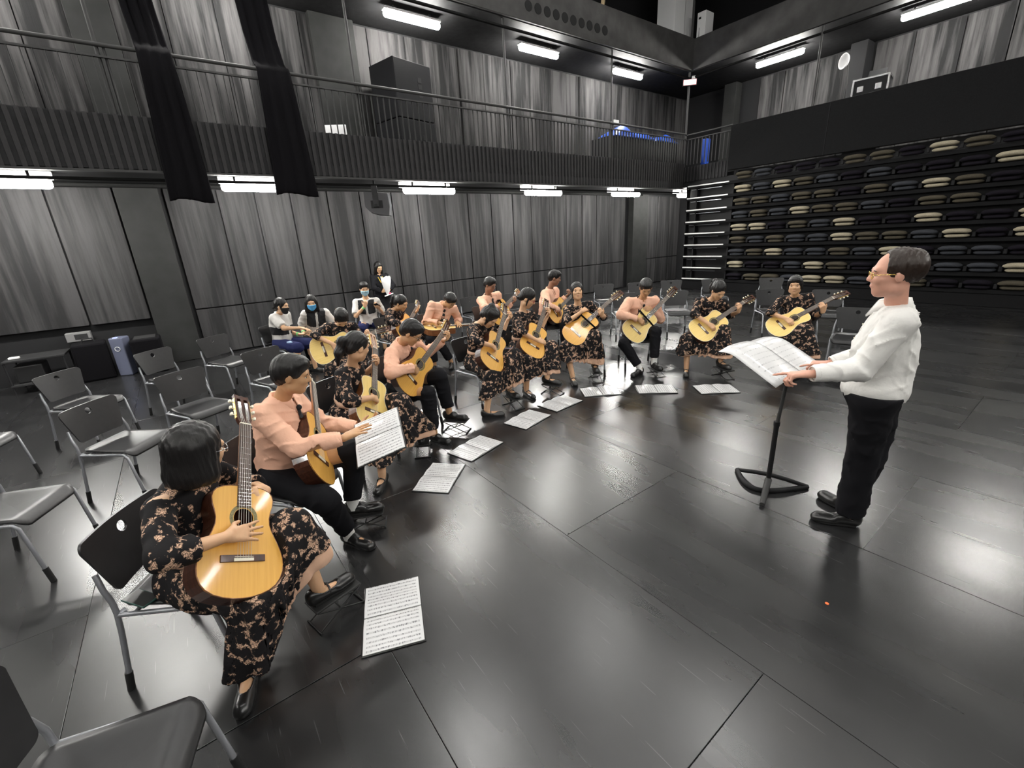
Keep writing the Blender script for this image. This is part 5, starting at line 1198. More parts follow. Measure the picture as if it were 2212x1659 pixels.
# ------------------------------------------------------------------ poses (metres, hall coordinates) and guitar placements
POSE = {
 'G1': {'P': [-2.313, -0.235, 0.511], 'N': [-2.224, -0.181, 0.958], 'H': [-2.134, -0.096, 1.133], 'SR': [-2.101, -0.269, 0.934], 'SL': [-2.359, -0.089, 0.955], 'ER': [-1.835, -0.275, 0.872], 'EL': [-2.48, 0.052, 0.752], 'WR': [-1.949, -0.078, 0.798], 'WL': [-2.252, 0.114, 0.794], 'HR': [-2.252, -0.301, 0.495], 'HL': [-2.358, -0.157, 0.498], 'KR': [-1.929, -0.035, 0.463], 'KL': [-2.125, 0.171, 0.623], 'AR': [-2.0, -0.15, 0.086], 'AL': [-2.127, 0.221, 0.227], 'TR': [-1.847, -0.199, 0.031], 'TL': [-2.162, 0.361, 0.151]},
 'B1': {'P': [-3.003, 0.268, 0.524], 'N': [-2.967, 0.347, 1.013], 'H': [-2.857, 0.428, 1.192], 'SR': [-2.836, 0.216, 0.984], 'SL': [-3.128, 0.429, 0.974], 'ER': [-2.671, 0.345, 0.784], 'EL': [-3.118, 0.58, 0.728], 'WR': [-2.626, 0.599, 0.785], 'WL': [-2.994, 0.795, 0.68], 'HR': [-2.929, 0.207, 0.53], 'HL': [-3.051, 0.35, 0.516], 'KR': [-2.548, 0.416, 0.458], 'KL': [-2.78, 0.686, 0.608], 'AR': [-2.698, 0.536, 0.085], 'AL': [-2.844, 0.628, 0.198], 'TR': [-2.549, 0.618, 0.031], 'TL': [-2.772, 0.786, 0.14]},
 'G2': {'P': [-3.818, 0.957, 0.517], 'N': [-3.689, 1.017, 0.948], 'H': [-3.596, 1.06, 1.128], 'SR': [-3.591, 0.901, 0.91], 'SL': [-3.826, 1.095, 0.951], 'ER': [-3.377, 0.864, 0.751], 'EL': [-3.971, 1.152, 0.734], 'WR': [-3.467, 1.074, 0.707], 'WL': [-3.816, 1.245, 0.88], 'HR': [-3.78, 0.877, 0.513], 'HL': [-3.826, 1.044, 0.504], 'KR': [-3.438, 1.084, 0.434], 'KL': [-3.546, 1.333, 0.571], 'AR': [-3.297, 1.0, 0.082], 'AL': [-3.537, 1.485, 0.216], 'TR': [-3.174, 0.904, 0.029], 'TL': [-3.672, 1.561, 0.16]},
 'B2': {'P': [-4.224, 1.64, 0.514], 'N': [-4.062, 1.634, 0.976], 'H': [-3.883, 1.672, 1.106], 'SR': [-3.973, 1.488, 0.909], 'SL': [-4.191, 1.767, 0.99], 'ER': [-3.738, 1.365, 0.797], 'EL': [-4.237, 1.954, 0.774], 'WR': [-3.801, 1.611, 0.788], 'WL': [-4.097, 2.111, 0.914], 'HR': [-4.178, 1.56, 0.491], 'HL': [-4.243, 1.734, 0.516], 'KR': [-3.76, 1.701, 0.504], 'KL': [-3.85, 1.9, 0.627], 'AR': [-3.739, 1.717, 0.085], 'AL': [-3.857, 1.967, 0.215], 'TR': [-3.582, 1.781, 0.03], 'TL': [-3.724, 2.071, 0.157]},
 'G3': {'P': [-4.349, 2.674, 0.521], 'N': [-4.309, 2.678, 0.975], 'H': [-4.135, 2.737, 1.072], 'SR': [-4.215, 2.557, 0.942], 'SL': [-4.373, 2.819, 0.953], 'ER': [-3.991, 2.431, 0.865], 'EL': [-4.302, 2.991, 0.762], 'WR': [-3.986, 2.646, 0.775], 'WL': [-4.294, 3.11, 0.962], 'HR': [-4.344, 2.587, 0.519], 'HL': [-4.352, 2.762, 0.519], 'KR': [-3.943, 2.58, 0.446], 'KL': [-4.008, 2.968, 0.589], 'AR': [-3.888, 2.454, 0.083], 'AL': [-4.0, 2.861, 0.216], 'TR': [-3.8, 2.582, 0.03], 'TL': [-3.846, 2.856, 0.16]},
 'G4': {'P': [-4.474, 3.437, 0.529], 'N': [-4.456, 3.461, 0.986], 'H': [-4.379, 3.504, 1.176], 'SR': [-4.39, 3.319, 0.965], 'SL': [-4.473, 3.613, 0.95], 'ER': [-4.194, 3.223, 0.808], 'EL': [-4.363, 3.663, 0.712], 'WR': [-4.083, 3.39, 0.687], 'WL': [-4.337, 3.788, 0.906], 'HR': [-4.483, 3.349, 0.535], 'HL': [-4.497, 3.522, 0.527], 'KR': [-4.099, 3.229, 0.472], 'KL': [-4.106, 3.634, 0.546], 'AR': [-4.124, 3.215, 0.085], 'AL': [-3.999, 3.459, 0.218], 'TR': [-3.97, 3.192, 0.03], 'TL': [-3.86, 3.523, 0.159]},
 'G5': {'P': [-4.303, 4.448, 0.525], 'N': [-4.359, 4.367, 0.972], 'H': [-4.325, 4.321, 1.173], 'SR': [-4.441, 4.247, 0.913], 'SL': [-4.243, 4.471, 0.974], 'ER': [-4.268, 4.082, 0.794], 'EL': [-4.107, 4.621, 0.799], 'WR': [-4.16, 4.245, 0.92], 'WL': [-3.973, 4.437, 0.85], 'HR': [-4.323, 4.365, 0.508], 'HL': [-4.271, 4.527, 0.544], 'KR': [-4.2, 3.98, 0.461], 'KL': [-3.957, 4.275, 0.605], 'AR': [-4.074, 3.981, 0.088], 'AL': [-3.982, 4.305, 0.219], 'TR': [-3.945, 3.897, 0.026], 'TL': [-3.854, 4.218, 0.163]},
 'B3': {'P': [-4.004, 5.249, 0.52], 'N': [-3.899, 5.177, 0.985], 'H': [-3.794, 5.112, 1.167], 'SR': [-4.012, 5.038, 0.956], 'SL': [-3.802, 5.326, 0.953], 'ER': [-3.961, 4.796, 0.815], 'EL': [-3.736, 5.404, 0.689], 'WR': [-3.785, 4.955, 0.752], 'WL': [-3.75, 5.213, 0.846], 'HR': [-4.056, 5.172, 0.516], 'HL': [-3.964, 5.333, 0.52], 'KR': [-3.88, 4.788, 0.425], 'KL': [-3.6, 5.106, 0.577], 'AR': [-3.666, 4.886, 0.086], 'AL': [-3.559, 5.052, 0.17], 'TR': [-3.653, 4.721, 0.028], 'TL': [-3.413, 4.986, 0.099]},
 'G6': {'P': [-3.247, 5.808, 0.518], 'N': [-3.188, 5.743, 0.966], 'H': [-3.061, 5.666, 1.111], 'SR': [-3.316, 5.655, 0.943], 'SL': [-3.046, 5.797, 0.926], 'ER': [-3.246, 5.435, 0.809], 'EL': [-3.039, 5.98, 0.732], 'WR': [-3.043, 5.459, 0.698], 'WL': [-2.864, 5.855, 0.818], 'HR': [-3.32, 5.761, 0.519], 'HL': [-3.17, 5.85, 0.513], 'KR': [-3.264, 5.361, 0.473], 'KL': [-2.894, 5.563, 0.602], 'AR': [-3.227, 5.318, 0.087], 'AL': [-2.868, 5.531, 0.217], 'TR': [-3.142, 5.189, 0.028], 'TL': [-2.725, 5.471, 0.161]},
 'G7': {'P': [-2.391, 6.557, 0.523], 'N': [-2.456, 6.503, 0.971], 'H': [-2.43, 6.379, 1.137], 'SR': [-2.591, 6.446, 0.92], 'SL': [-2.305, 6.544, 0.97], 'ER': [-2.63, 6.224, 0.777], 'EL': [-2.225, 6.563, 0.717], 'WR': [-2.407, 6.174, 0.731], 'WL': [-2.077, 6.414, 0.817], 'HR': [-2.473, 6.53, 0.507], 'HL': [-2.318, 6.604, 0.538], 'KR': [-2.382, 6.134, 0.473], 'KL': [-2.188, 6.222, 0.594], 'AR': [-2.379, 6.14, 0.085], 'AL': [-2.082, 6.231, 0.221], 'TR': [-2.353, 5.987, 0.03], 'TL': [-1.968, 6.13, 0.16]},
 'G8': {'P': [-5.874, 1.539, 0.517], 'N': [-5.812, 1.55, 0.967], 'H': [-5.637, 1.532, 1.079], 'SR': [-5.858, 1.401, 0.951], 'SL': [-5.76, 1.694, 0.93], 'ER': [-5.699, 1.195, 0.897], 'EL': [-5.714, 1.797, 0.689], 'WR': [-5.564, 1.349, 0.789], 'WL': [-5.508, 1.78, 0.794], 'HR': [-5.892, 1.454, 0.519], 'HL': [-5.855, 1.624, 0.51], 'KR': [-5.525, 1.284, 0.473], 'KL': [-5.459, 1.617, 0.605], 'AR': [-5.52, 1.289, 0.085], 'AL': [-5.419, 1.614, 0.22], 'TR': [-5.38, 1.223, 0.03], 'TL': [-5.265, 1.624, 0.16]},
 'G9': {'P': [-6.801, 2.629, 0.516], 'N': [-6.644, 2.619, 0.941], 'H': [-6.479, 2.684, 1.05], 'SR': [-6.579, 2.488, 0.888], 'SL': [-6.721, 2.754, 0.947], 'ER': [-6.337, 2.48, 0.776], 'EL': [-6.679, 2.828, 0.694], 'WR': [-6.43, 2.691, 0.743], 'WL': [-6.753, 3.009, 0.819], 'HR': [-6.773, 2.548, 0.5], 'HL': [-6.813, 2.716, 0.519], 'KR': [-6.367, 2.542, 0.473], 'KL': [-6.445, 2.869, 0.605], 'AR': [-6.353, 2.548, 0.085], 'AL': [-6.404, 2.885, 0.22], 'TR': [-6.198, 2.551, 0.03], 'TL': [-6.272, 2.962, 0.16]},
 'B4': {'P': [-6.443, 3.187, 0.519], 'N': [-6.266, 3.287, 0.957], 'H': [-6.063, 3.311, 1.041], 'SR': [-6.282, 3.105, 0.967], 'SL': [-6.229, 3.444, 0.873], 'ER': [-6.282, 2.964, 0.723], 'EL': [-6.345, 3.594, 0.664], 'WR': [-6.065, 3.08, 0.725], 'WL': [-6.149, 3.444, 0.672], 'HR': [-6.453, 3.097, 0.541], 'HL': [-6.443, 3.276, 0.496], 'KR': [-6.062, 2.915, 0.497], 'KL': [-6.083, 3.039, 0.455], 'AR': [-6.063, 2.925, 0.085], 'AL': [-6.035, 3.207, 0.083], 'TR': [-5.905, 2.872, 0.03], 'TL': [-5.892, 3.122, 0.029]},
 'B5': {'P': [-6.385, 4.228, 0.518], 'N': [-6.294, 4.174, 0.998], 'H': [-6.183, 4.152, 1.193], 'SR': [-6.262, 4.0, 0.939], 'SL': [-6.281, 4.359, 0.981], 'ER': [-6.001, 3.905, 0.856], 'EL': [-6.265, 4.397, 0.695], 'WR': [-6.007, 4.159, 0.835], 'WL': [-6.185, 4.596, 0.825], 'HR': [-6.399, 4.135, 0.507], 'HL': [-6.379, 4.322, 0.524], 'KR': [-5.978, 4.004, 0.505], 'KL': [-5.941, 4.362, 0.504], 'AR': [-5.983, 4.012, 0.085], 'AL': [-5.918, 4.361, 0.085], 'TR': [-5.822, 3.958, 0.03], 'TL': [-5.751, 4.392, 0.03]},
 'B6': {'P': [-5.763, 5.009, 0.527], 'N': [-5.691, 5.027, 1.034], 'H': [-5.596, 5.069, 1.242], 'SR': [-5.612, 4.859, 0.989], 'SL': [-5.744, 5.207, 0.994], 'ER': [-5.401, 4.712, 0.84], 'EL': [-5.643, 5.126, 0.726], 'WR': [-5.37, 4.945, 0.732], 'WL': [-5.541, 5.276, 0.909], 'HR': [-5.843, 4.953, 0.546], 'HL': [-5.71, 5.091, 0.519], 'KR': [-5.49, 4.67, 0.516], 'KL': [-5.274, 4.967, 0.517], 'AR': [-5.467, 4.66, 0.085], 'AL': [-5.275, 4.963, 0.085], 'TR': [-5.333, 4.546, 0.03], 'TL': [-5.103, 4.93, 0.03]},
 'S1': {'P': [-7.746, 1.143, 0.497], 'N': [-7.75, 1.162, 0.957], 'H': [-7.604, 1.205, 1.102], 'SR': [-7.622, 1.071, 0.935], 'SL': [-7.84, 1.289, 0.923], 'ER': [-7.416, 1.144, 0.78], 'EL': [-7.809, 1.273, 0.655], 'WR': [-7.386, 1.377, 0.752], 'WL': [-7.599, 1.373, 0.623], 'HR': [-7.693, 1.073, 0.498], 'HL': [-7.796, 1.216, 0.492], 'KR': [-7.327, 1.259, 0.467], 'KL': [-7.47, 1.467, 0.476], 'AR': [-7.32, 1.171, 0.085], 'AL': [-7.445, 1.483, 0.085], 'TR': [-7.166, 1.202, 0.03], 'TL': [-7.33, 1.589, 0.03]},
 'S2': {'P': [-8.131, 1.744, 0.497], 'N': [-7.937, 1.745, 0.912], 'H': [-7.822, 1.689, 1.079], 'SR': [-7.938, 1.588, 0.885], 'SL': [-7.916, 1.897, 0.873], 'ER': [-8.078, 1.507, 0.671], 'EL': [-7.907, 2.038, 0.645], 'WR': [-7.856, 1.49, 0.593], 'WL': [-7.732, 2.029, 0.802], 'HR': [-8.138, 1.656, 0.496], 'HL': [-8.108, 1.829, 0.483], 'KR': [-7.76, 1.493, 0.477], 'KL': [-7.696, 1.827, 0.475], 'AR': [-7.751, 1.496, 0.085], 'AL': [-7.655, 1.824, 0.085], 'TR': [-7.608, 1.431, 0.03], 'TL': [-7.498, 1.837, 0.03]},
 'S3': {'P': [-8.308, 2.758, 0.498], 'N': [-8.202, 2.723, 0.963], 'H': [-8.151, 2.706, 1.175], 'SR': [-8.266, 2.558, 0.931], 'SL': [-8.131, 2.883, 0.926], 'ER': [-8.126, 2.467, 0.706], 'EL': [-8.193, 3.007, 0.683], 'WR': [-8.016, 2.617, 0.866], 'WL': [-8.018, 2.88, 0.799], 'HR': [-8.327, 2.668, 0.493], 'HL': [-8.295, 2.849, 0.499], 'KR': [-7.942, 2.48, 0.493], 'KL': [-7.867, 2.825, 0.492], 'AR': [-7.941, 2.488, 0.085], 'AL': [-7.842, 2.822, 0.085], 'TR': [-7.792, 2.42, 0.03], 'TL': [-7.678, 2.836, 0.03]},
 'W': {'P': [-10.161, 3.774, 0.81], 'N': [-10.16, 3.761, 1.247], 'H': [-10.107, 3.755, 1.44], 'SR': [-10.169, 3.615, 1.217], 'SL': [-10.129, 3.906, 1.225], 'ER': [-10.066, 3.563, 0.988], 'EL': [-10.035, 4.014, 1.012], 'WR': [-9.908, 3.693, 0.9], 'WL': [-9.899, 3.861, 0.922], 'HR': [-10.177, 3.692, 0.807], 'HL': [-10.156, 3.857, 0.812], 'KR': [-10.1, 3.755, 0.43], 'KL': [-10.105, 3.795, 0.43], 'AR': [-10.152, 3.631, 0.084], 'AL': [-10.112, 3.928, 0.084], 'TR': [-10.004, 3.61, 0.03], 'TL': [-9.967, 3.896, 0.03]},
 'C': {'P': [-0.677, 3.084, 0.932], 'N': [-0.664, 3.087, 1.443], 'H': [-0.67, 2.958, 1.629], 'SR': [-0.697, 3.267, 1.396], 'SL': [-0.599, 2.916, 1.388], 'ER': [-0.772, 3.348, 1.126], 'EL': [-0.705, 2.846, 1.124], 'WR': [-0.954, 3.195, 1.036], 'WL': [-0.874, 2.657, 1.107], 'HR': [-0.674, 3.181, 0.943], 'HL': [-0.648, 2.993, 0.943], 'KR': [-0.656, 3.213, 0.499], 'KL': [-0.666, 3.095, 0.51], 'AR': [-0.732, 3.305, 0.092], 'AL': [-0.677, 3.148, 0.089], 'TR': [-0.886, 3.362, 0.025], 'TL': [-0.827, 3.059, 0.03]}}
GUI = {
 'G1': {'t': [-2.086, -0.004, 0.781], 'x': [-0.249, 0.79, -0.56], 'y': [-0.718, 0.237, 0.654], 'z': [0.65, 0.565, 0.508]},
 'G8': {'t': [-5.588, 1.425, 0.762], 'x': [0.48, 0.055, -0.876], 'y': [0.291, 0.932, 0.218], 'z': [0.828, -0.359, 0.431]},
 'B2': {'t': [-3.903, 1.731, 0.767], 'x': [-0.038, 0.519, -0.854], 'y': [-0.358, 0.791, 0.497], 'z': [0.933, 0.325, 0.156]},
 'G2': {'t': [-3.584, 1.134, 0.698], 'x': [-0.2, 0.764, -0.613], 'y': [-0.655, 0.361, 0.664], 'z': [0.728, 0.534, 0.429]},
 'G3': {'t': [-4.074, 2.765, 0.748], 'x': [0.095, 0.723, -0.684], 'y': [-0.465, 0.64, 0.612], 'z': [0.88, 0.26, 0.397]},
 'G4': {'t': [-4.186, 3.463, 0.732], 'x': [0.382, 0.718, -0.582], 'y': [-0.42, 0.696, 0.583], 'z': [0.824, 0.022, 0.567]},
 'G5': {'t': [-4.093, 4.244, 0.767], 'x': [0.838, 0.101, -0.537], 'y': [0.3, 0.736, 0.607], 'z': [0.457, -0.67, 0.586]},
 'B3': {'t': [-3.761, 5.068, 0.719], 'x': [0.622, 0.384, -0.682], 'y': [0.245, 0.733, 0.635], 'z': [0.743, -0.562, 0.362]},
 'G6': {'t': [-3.034, 5.58, 0.711], 'x': [0.791, 0.002, -0.612], 'y': [0.355, 0.813, 0.461], 'z': [0.498, -0.582, 0.642]},
 'G7': {'t': [-2.336, 6.269, 0.734], 'x': [0.786, -0.419, -0.455], 'y': [0.615, 0.602, 0.508], 'z': [0.061, -0.679, 0.731]},
 'B1': {'t': [-2.879, 0.507, 0.742], 'x': [-0.406, 0.43, -0.806], 'y': [-0.82, 0.219, 0.529], 'z': [0.404, 0.876, 0.264]},
 'B5': {'t': [-6.083, 4.308, 0.779], 'x': [0.197, 0.446, -0.873], 'y': [-0.325, 0.87, 0.371], 'z': [0.925, 0.211, 0.316]},
 'B6': {'t': [-5.454, 5.057, 0.764], 'x': [0.277, 0.416, -0.866], 'y': [-0.226, 0.904, 0.362], 'z': [0.934, 0.095, 0.344]},
 'G9': {'t': [-6.535, 2.774, 0.7], 'x': [0.014, 0.546, -0.838], 'y': [-0.599, 0.676, 0.43], 'z': [0.801, 0.495, 0.337]},
 'B4': {'t': [-6.119, 3.208, 0.647], 'x': [0.982, -0.155, -0.106], 'y': [0.148, 0.987, -0.068], 'z': [0.115, 0.052, 0.992]}}
GV = {k: {a: np.array(b, float) for a, b in v.items()} for k, v in GUI.items()}
def strum(k, c=.5): g = GV[k]; return (g['x']*.9 + g['y']*.25 - g['z']*.25, -g['z'] - g['y']*.2, [c, c*1.05, c*1.1, c*1.15])
def fret(k, c=.85): g = GV[k]; return (g['z']*.95 - g['x']*.25 + g['y']*.15, -g['x'], [c*.9, c, c*1.05, c*1.1])
GLB = plain('black_glasses_frame', (.01, .01, .01), .3); GLR = plain('red_glasses_frame', (.35, .01, .02), .3); GLS = plain('silver_glasses_frame', (.7, .7, .72), .2, metal=1.0); GLG = plain('gold_glasses_frame', (.7, .5, .15), .25, metal=1.0)
MKB = plain('black_face_mask', (.012, .012, .013), .8); MKC = plain('blue_face_mask', (.10, .42, .78), .8); MKL = plain('pale_blue_face_mask', (.38, .62, .74), .8)
g1, b1 = GV['G1'], None
FX, FY, FN = V3(.355, .891, .284), V3(-.929, .301, .217), V3(.108, -.341, .934)      # folder held by the boy
SPEC = {
 'G1': dict(wear='dress', hair='bob', look=(-.42, .88, -.20), h=.006, hemf=(.84, .34), slv=.48, lin=.08, flare=.03, glasses=GLS, label='bob-haired girl in black lace dress at the front left, guitar upright against her',
            hands={'R': (g1['x']*.95+g1['y']*.22, -g1['z'], .10), 'L': (-g1['x']*.80-g1['y']*.42+g1['z']*.30, -g1['z']-g1['x']*.2, .25)}),
 'B1': dict(wear='shirt', sex='m', skin='tan', hair='short', look=(.32, .90, -.26), s=1.05, h=.006, tie=True, socks='w', label='boy in peach shirt reaching across his guitar to hold an open music folder',
            hands={'R': (FX*.95+FY*.1, -FN, .10), 'L': (FX*.9-FY*.1, FN, .35)}),
 'G2': dict(wear='dress', hair='pony', look=(-.22, .92, -.30), h=.0065, hemf=(.7, .86), slv=.35, label='ponytail girl in lace dress seen from behind the folder, holding a pale guitar', hands={'R': strum('G2', .7), 'L': fret('G2')}),
 'B2': dict(wear='shirt', sex='m', skin='tan', hair='short', look=(.50, .62, -.62), s=1.05, h=.0065, tie=True, glasses=GLB, label='boy with glasses in peach shirt bending over his orange guitar', hands={'R': strum('B2', .75), 'L': fret('B2')}),
 'G3': dict(wear='dress', hair='bun', look=(.70, .32, -.80), h=.007, hemf=(.58, .72), slv=.42, label='girl with a messy bun bowing her head low over her guitar', hands={'R': strum('G3', .6), 'L': fret('G3')}),
 'G4': dict(wear='dress', hair='low', look=(.62, .55, -.48), h=.007, hemf=(.6, .72), slv=.30, glasses=GLR, label='girl in red glasses and lace dress looking down at her guitar', hands={'R': (GV['G4']['x']*.9+GV['G4']['y']*.35+GV['G4']['z']*.1, -GV['G4']['z'], .45), 'L': fret('G4')}),
 'G5': dict(wear='dress', hair='low', look=(.78, -.58, .16), h=.007, hemf=(.40, .74), slv=.28, lin=.09, label='girl in lace dress looking up, arm resting on her strapped guitar', hands={'R': (GV['G5']['y']*.8-GV['G5']['x']*.1-GV['G5']['z']*.45, -GV['G5']['z']-GV['G5']['y']*.3, .5), 'L': fret('G5')}),
 'B3': dict(wear='shirt', sex='m', skin='tan', hair='short', look=(.62, -.62, -.62), s=1.03, h=.007, tie=True, socks='w', label='boy in peach shirt looking down, hand resting on his strapped yellow guitar', hands={'R': strum('B3', .6), 'L': (-GV['B3']['y']*.5-GV['B3']['x']*.7+GV['B3']['z']*.3, -GV['B3']['z'], .45)}),
 'G6': dict(wear='dress', hair='pony', look=(.74, -.42, -.62), h=.007, hemf=(.50, .74), slv=.35, label='girl in lace dress with head bowed, second from the right in the arc', hands={'R': strum('G6', .6), 'L': fret('G6')}),
 'G7': dict(watch='L', wear='dress', hair='sweep', look=(.30, -.95, -.04), h=.007, slv=.35, label='girl in lace dress facing the camera behind the music stand', hands={'R': strum('G7', .6), 'L': fret('G7')}),
 'G8': dict(wear='dress', hair='low', look=(.55, -.10, -1.05), h=.0085, slv=.35, label='girl in the second row bending over a pale guitar, face hidden', hands={'R': strum('G8', .6), 'L': fret('G8')}),
 'G9': dict(wear='dress', hair='pony', look=(.74, .50, -.42), h=.0085, skin='tan', slv=.35, label='ponytail girl in the second row beneath the woman with the white wrap', hands={'R': strum('G9', .6), 'L': fret('G9', .35)}),
 'B4': dict(wear='shirt', sex='m', skin='tan', hair='short', look=(.80, .12, -.95), s=1.03, h=.0085, tie=True, label='boy in peach shirt looking straight down at a guitar lying flat on his lap', hands={'R': (V3(.5, .85, -.1), V3(0, 0, -1), .25), 'L': (V3(.9, -.2, -.15), V3(0, 0, -1), .25)}),
 'B5': dict(wear='shirt', sex='m', hair='short', look=(.82, .32, -.36), s=1.05, h=.0085, skin='brown', tie=True, glasses=GLB, label='boy with glasses in the second row playing a guitar with black strap', hands={'R': strum('B5', .6), 'L': fret('B5')}),
 'B6': dict(wear='shirt', sex='m', hair='short', look=(.62, .66, -.28), s=1.08, h=.0085, skin='brown', label='tall boy in peach shirt seen in profile behind the girl looking up', hands={'R': strum('B6', .6), 'L': fret('B6')}),
 'S1': dict(wear='polo', hair='low', look=(.55, .80, -.12), h=.009, s=.98, shorts=True, mask=MKB, yoke=(.15, .29, .40), label='seated student in black mask and navy shorts reaching to the right', hands={'R': (V3(.55, .8, -.25), V3(0, 0, -1), .3), 'L': (V3(.5, .85, 0), V3(0, 0, 1), .5)}),
 'S2': dict(wear='polo', hair='long', look=(.92, -.22, -.20), h=.009, s=.98, mask=MKC, yoke=(.23, .50, .150), label='seated student in blue mask with black and white polo shirt', hands={'R': (V3(.6, .3, -.6), V3(-.3, .6, 0), .4)}),
 'S3': dict(wear='polo', sex='m', hair='short', look=(.95, -.18, -.20), h=.009, s=1.02, wide=1.1, shorts=True, mask=MKL, yoke=(.25, .50, .150), label='seated student in pale blue mask looking at a phone', hands={'R': (V3(.1, .35, .9), V3(-.9, .2, .1), 1.0), 'L': (V3(.5, -.6, .5), V3(-.7, .1, .7), .6)}),
 'W': dict(wear='jacket', hair='long', look=(.90, .12, -.34), h=.0095, s=.93, glasses=GLB, stand=True, flats=True, label='standing woman in black by the wall holding a white wrap', hands={'R': (V3(.4, .6, .3), V3(-.8, .2, 0), .8), 'L': (V3(.4, -.6, .3), V3(-.8, -.2, 0), .8)}),
 'C': dict(wear='white_shirt', sex='m', hair='bald', brown_hair=True, look=(-.90, -.42, -.05), h=.0062, s=1.06, wide=1.10, big=1.03, skin='pink', glasses=GLG, stand=True, hem=.078, hemlen=.97, label='conductor in white shirt and black trousers pointing at his score',
            hands={'L': (V3(-.80, -.50, -.10), V3(0, 0, -1), [.08, .95, 1.0, 1.05]), 'R': (V3(-.80, -.50, .0), V3(0, 0, -1), [.08, .95, 1.0, 1.05])}),
}
for k, sp in SPEC.items(): person(k, POSE[k], sp)

# ------------------------------------------------------------------ chairs under the seated players
def seat_under(k, lab, back=.06):
    J = {a: np.array(b) for a, b in POSE[k].items()}
    l = J['HL']-J['HR']; kn = (J['KL']+J['KR'])/2-J['P']; d = np.array([l[1], -l[0]]); d = d/np.linalg.norm(d); kd = kn[:2]/np.linalg.norm(kn[:2])
    if d@kd < 0: d = -d
    d = d*.5+kd*.5; d /= np.linalg.norm(d)
    c = J['P'][:2]+d*back
    chair(c[0], c[1], math.degrees(math.atan2(d[1], d[0])), lab, 'chairs of the seated players')
chair(-2.36, -.24, 58, 'black chair under the bob-haired girl, round finger hole shining white', 'chairs of the seated players')
for k, lab in (('B1', 'the boy holding the open folder'), ('G2', 'the ponytail girl behind the held folder'), ('B2', 'the boy with glasses bending over his guitar'), ('G3', 'the girl with the messy bun'),
               ('G4', 'the girl in red glasses'), ('G5', 'the girl looking up'), ('B3', 'the boy with the strapped yellow guitar'), ('G6', 'the bowed girl second from the right'), ('G7', 'the girl facing the camera'),
               ('G8', 'the second-row girl hidden behind her pale guitar'), ('G9', 'the second-row ponytail girl'), ('B4', 'the boy with the flat guitar'), ('B5', 'the second-row boy with glasses'), ('B6', 'the tall boy in profile'),
               ('S1', 'the student in the black mask'), ('S2', 'the student in the bright blue mask'), ('S3', 'the student in the pale blue mask')):
    seat_under(k, 'black chair under ' + lab)

# ------------------------------------------------------------------ guitars
for k, top, bd, lab, stp, ph in (
    ('G1', M_CEDAR, M_ROSE, 'orange guitar held upright by the bob-haired girl, nearest the camera', None, False),
    ('B1', M_CEDAR, M_ROSE, 'orange guitar with dark sides on the lap of the boy with the folder', None, False),
    ('G2', M_SPRUCE, M_MAHOG, 'pale yellow guitar with brown sides held by the ponytail girl', None, True),
    ('B2', M_CEDAR, M_ROSE, 'orange guitar played by the bending boy with glasses', None, False),
    ('G3', M_CEDAR, M_ROSE, 'orange guitar under the bowed girl with the bun', None, False),
    ('G4', M_CEDAR, M_ROSE, 'orange guitar of the girl in red glasses', None, False),
    ('G5', M_CEDAR, M_ROSE, 'orange guitar with a black band held by the girl looking up', (.045, .045), False),
    ('B3', M_SPRUCE, M_ROSE, 'yellow guitar with black strap held by the boy looking down', (.055, .03), False),
    ('G6', M_SPRUCE, M_ROSE, 'yellow guitar of the bowed girl second from the right', None, False),
    ('G7', M_SPRUCE, M_ROSE, 'yellow guitar of the girl facing the camera, rightmost guitar', None, False),
    ('G8', M_SPRUCE, M_ROSE, 'pale guitar held nearly level by the second-row girl', None, False),
    ('G9', M_CEDAR, M_ROSE, 'orange guitar with gold pegs of the second-row ponytail girl', None, False),
    ('B4', M_SPRUCE, M_MAHOG, 'pale guitar lying flat on a boy\'s lap, brown side showing', None, False),
    ('B5', M_CEDAR, M_ROSE, 'orange guitar with strap of the second-row boy with glasses', (.05, .04), True),
    ('B6', M_CEDAR, M_ROSE, 'orange guitar of the tall boy in profile', None, False)):
    guitar(GUI[k], top, bd, lab, stp, ph)

def neck_strap(k, gname):
    J = {a: np.array(b) for a, b in POSE[k].items()}; up = nrm(J['N']-J['P']); lf = nrm(J['SL']-J['SR']); fw = np.cross(lf, up); g = [o for o in bpy.data.objects if o.name.startswith('guitar') and o.get('label') == gname][0]
    hole = GV[k]['t']+GV[k]['y']*.04+GV[k]['z']*.012; M = np.stack([GV[k]['x'], GV[k]['y'], GV[k]['z']])
    pts = [J['N']-fw*.07+up*.045, J['N']-lf*.066+up*.040, J['N']-lf*.075+fw*.085-up*.035, J['N']-lf*.06+fw*.135-up*.14, hole-GV[k]['x']*.10+GV[k]['z']*.01, hole]
    vs = []; fs = []
    L = [Vector(M@(p-GV[k]['t'])) for p in pts]
    MB().tube([tuple(p) for p in L], .008, 6).obj('neck_strap', M_CURTAIN, g)
neck_strap('B3', 'yellow guitar with black strap held by the boy looking down'); neck_strap('B5', 'orange guitar with strap of the second-row boy with glasses')

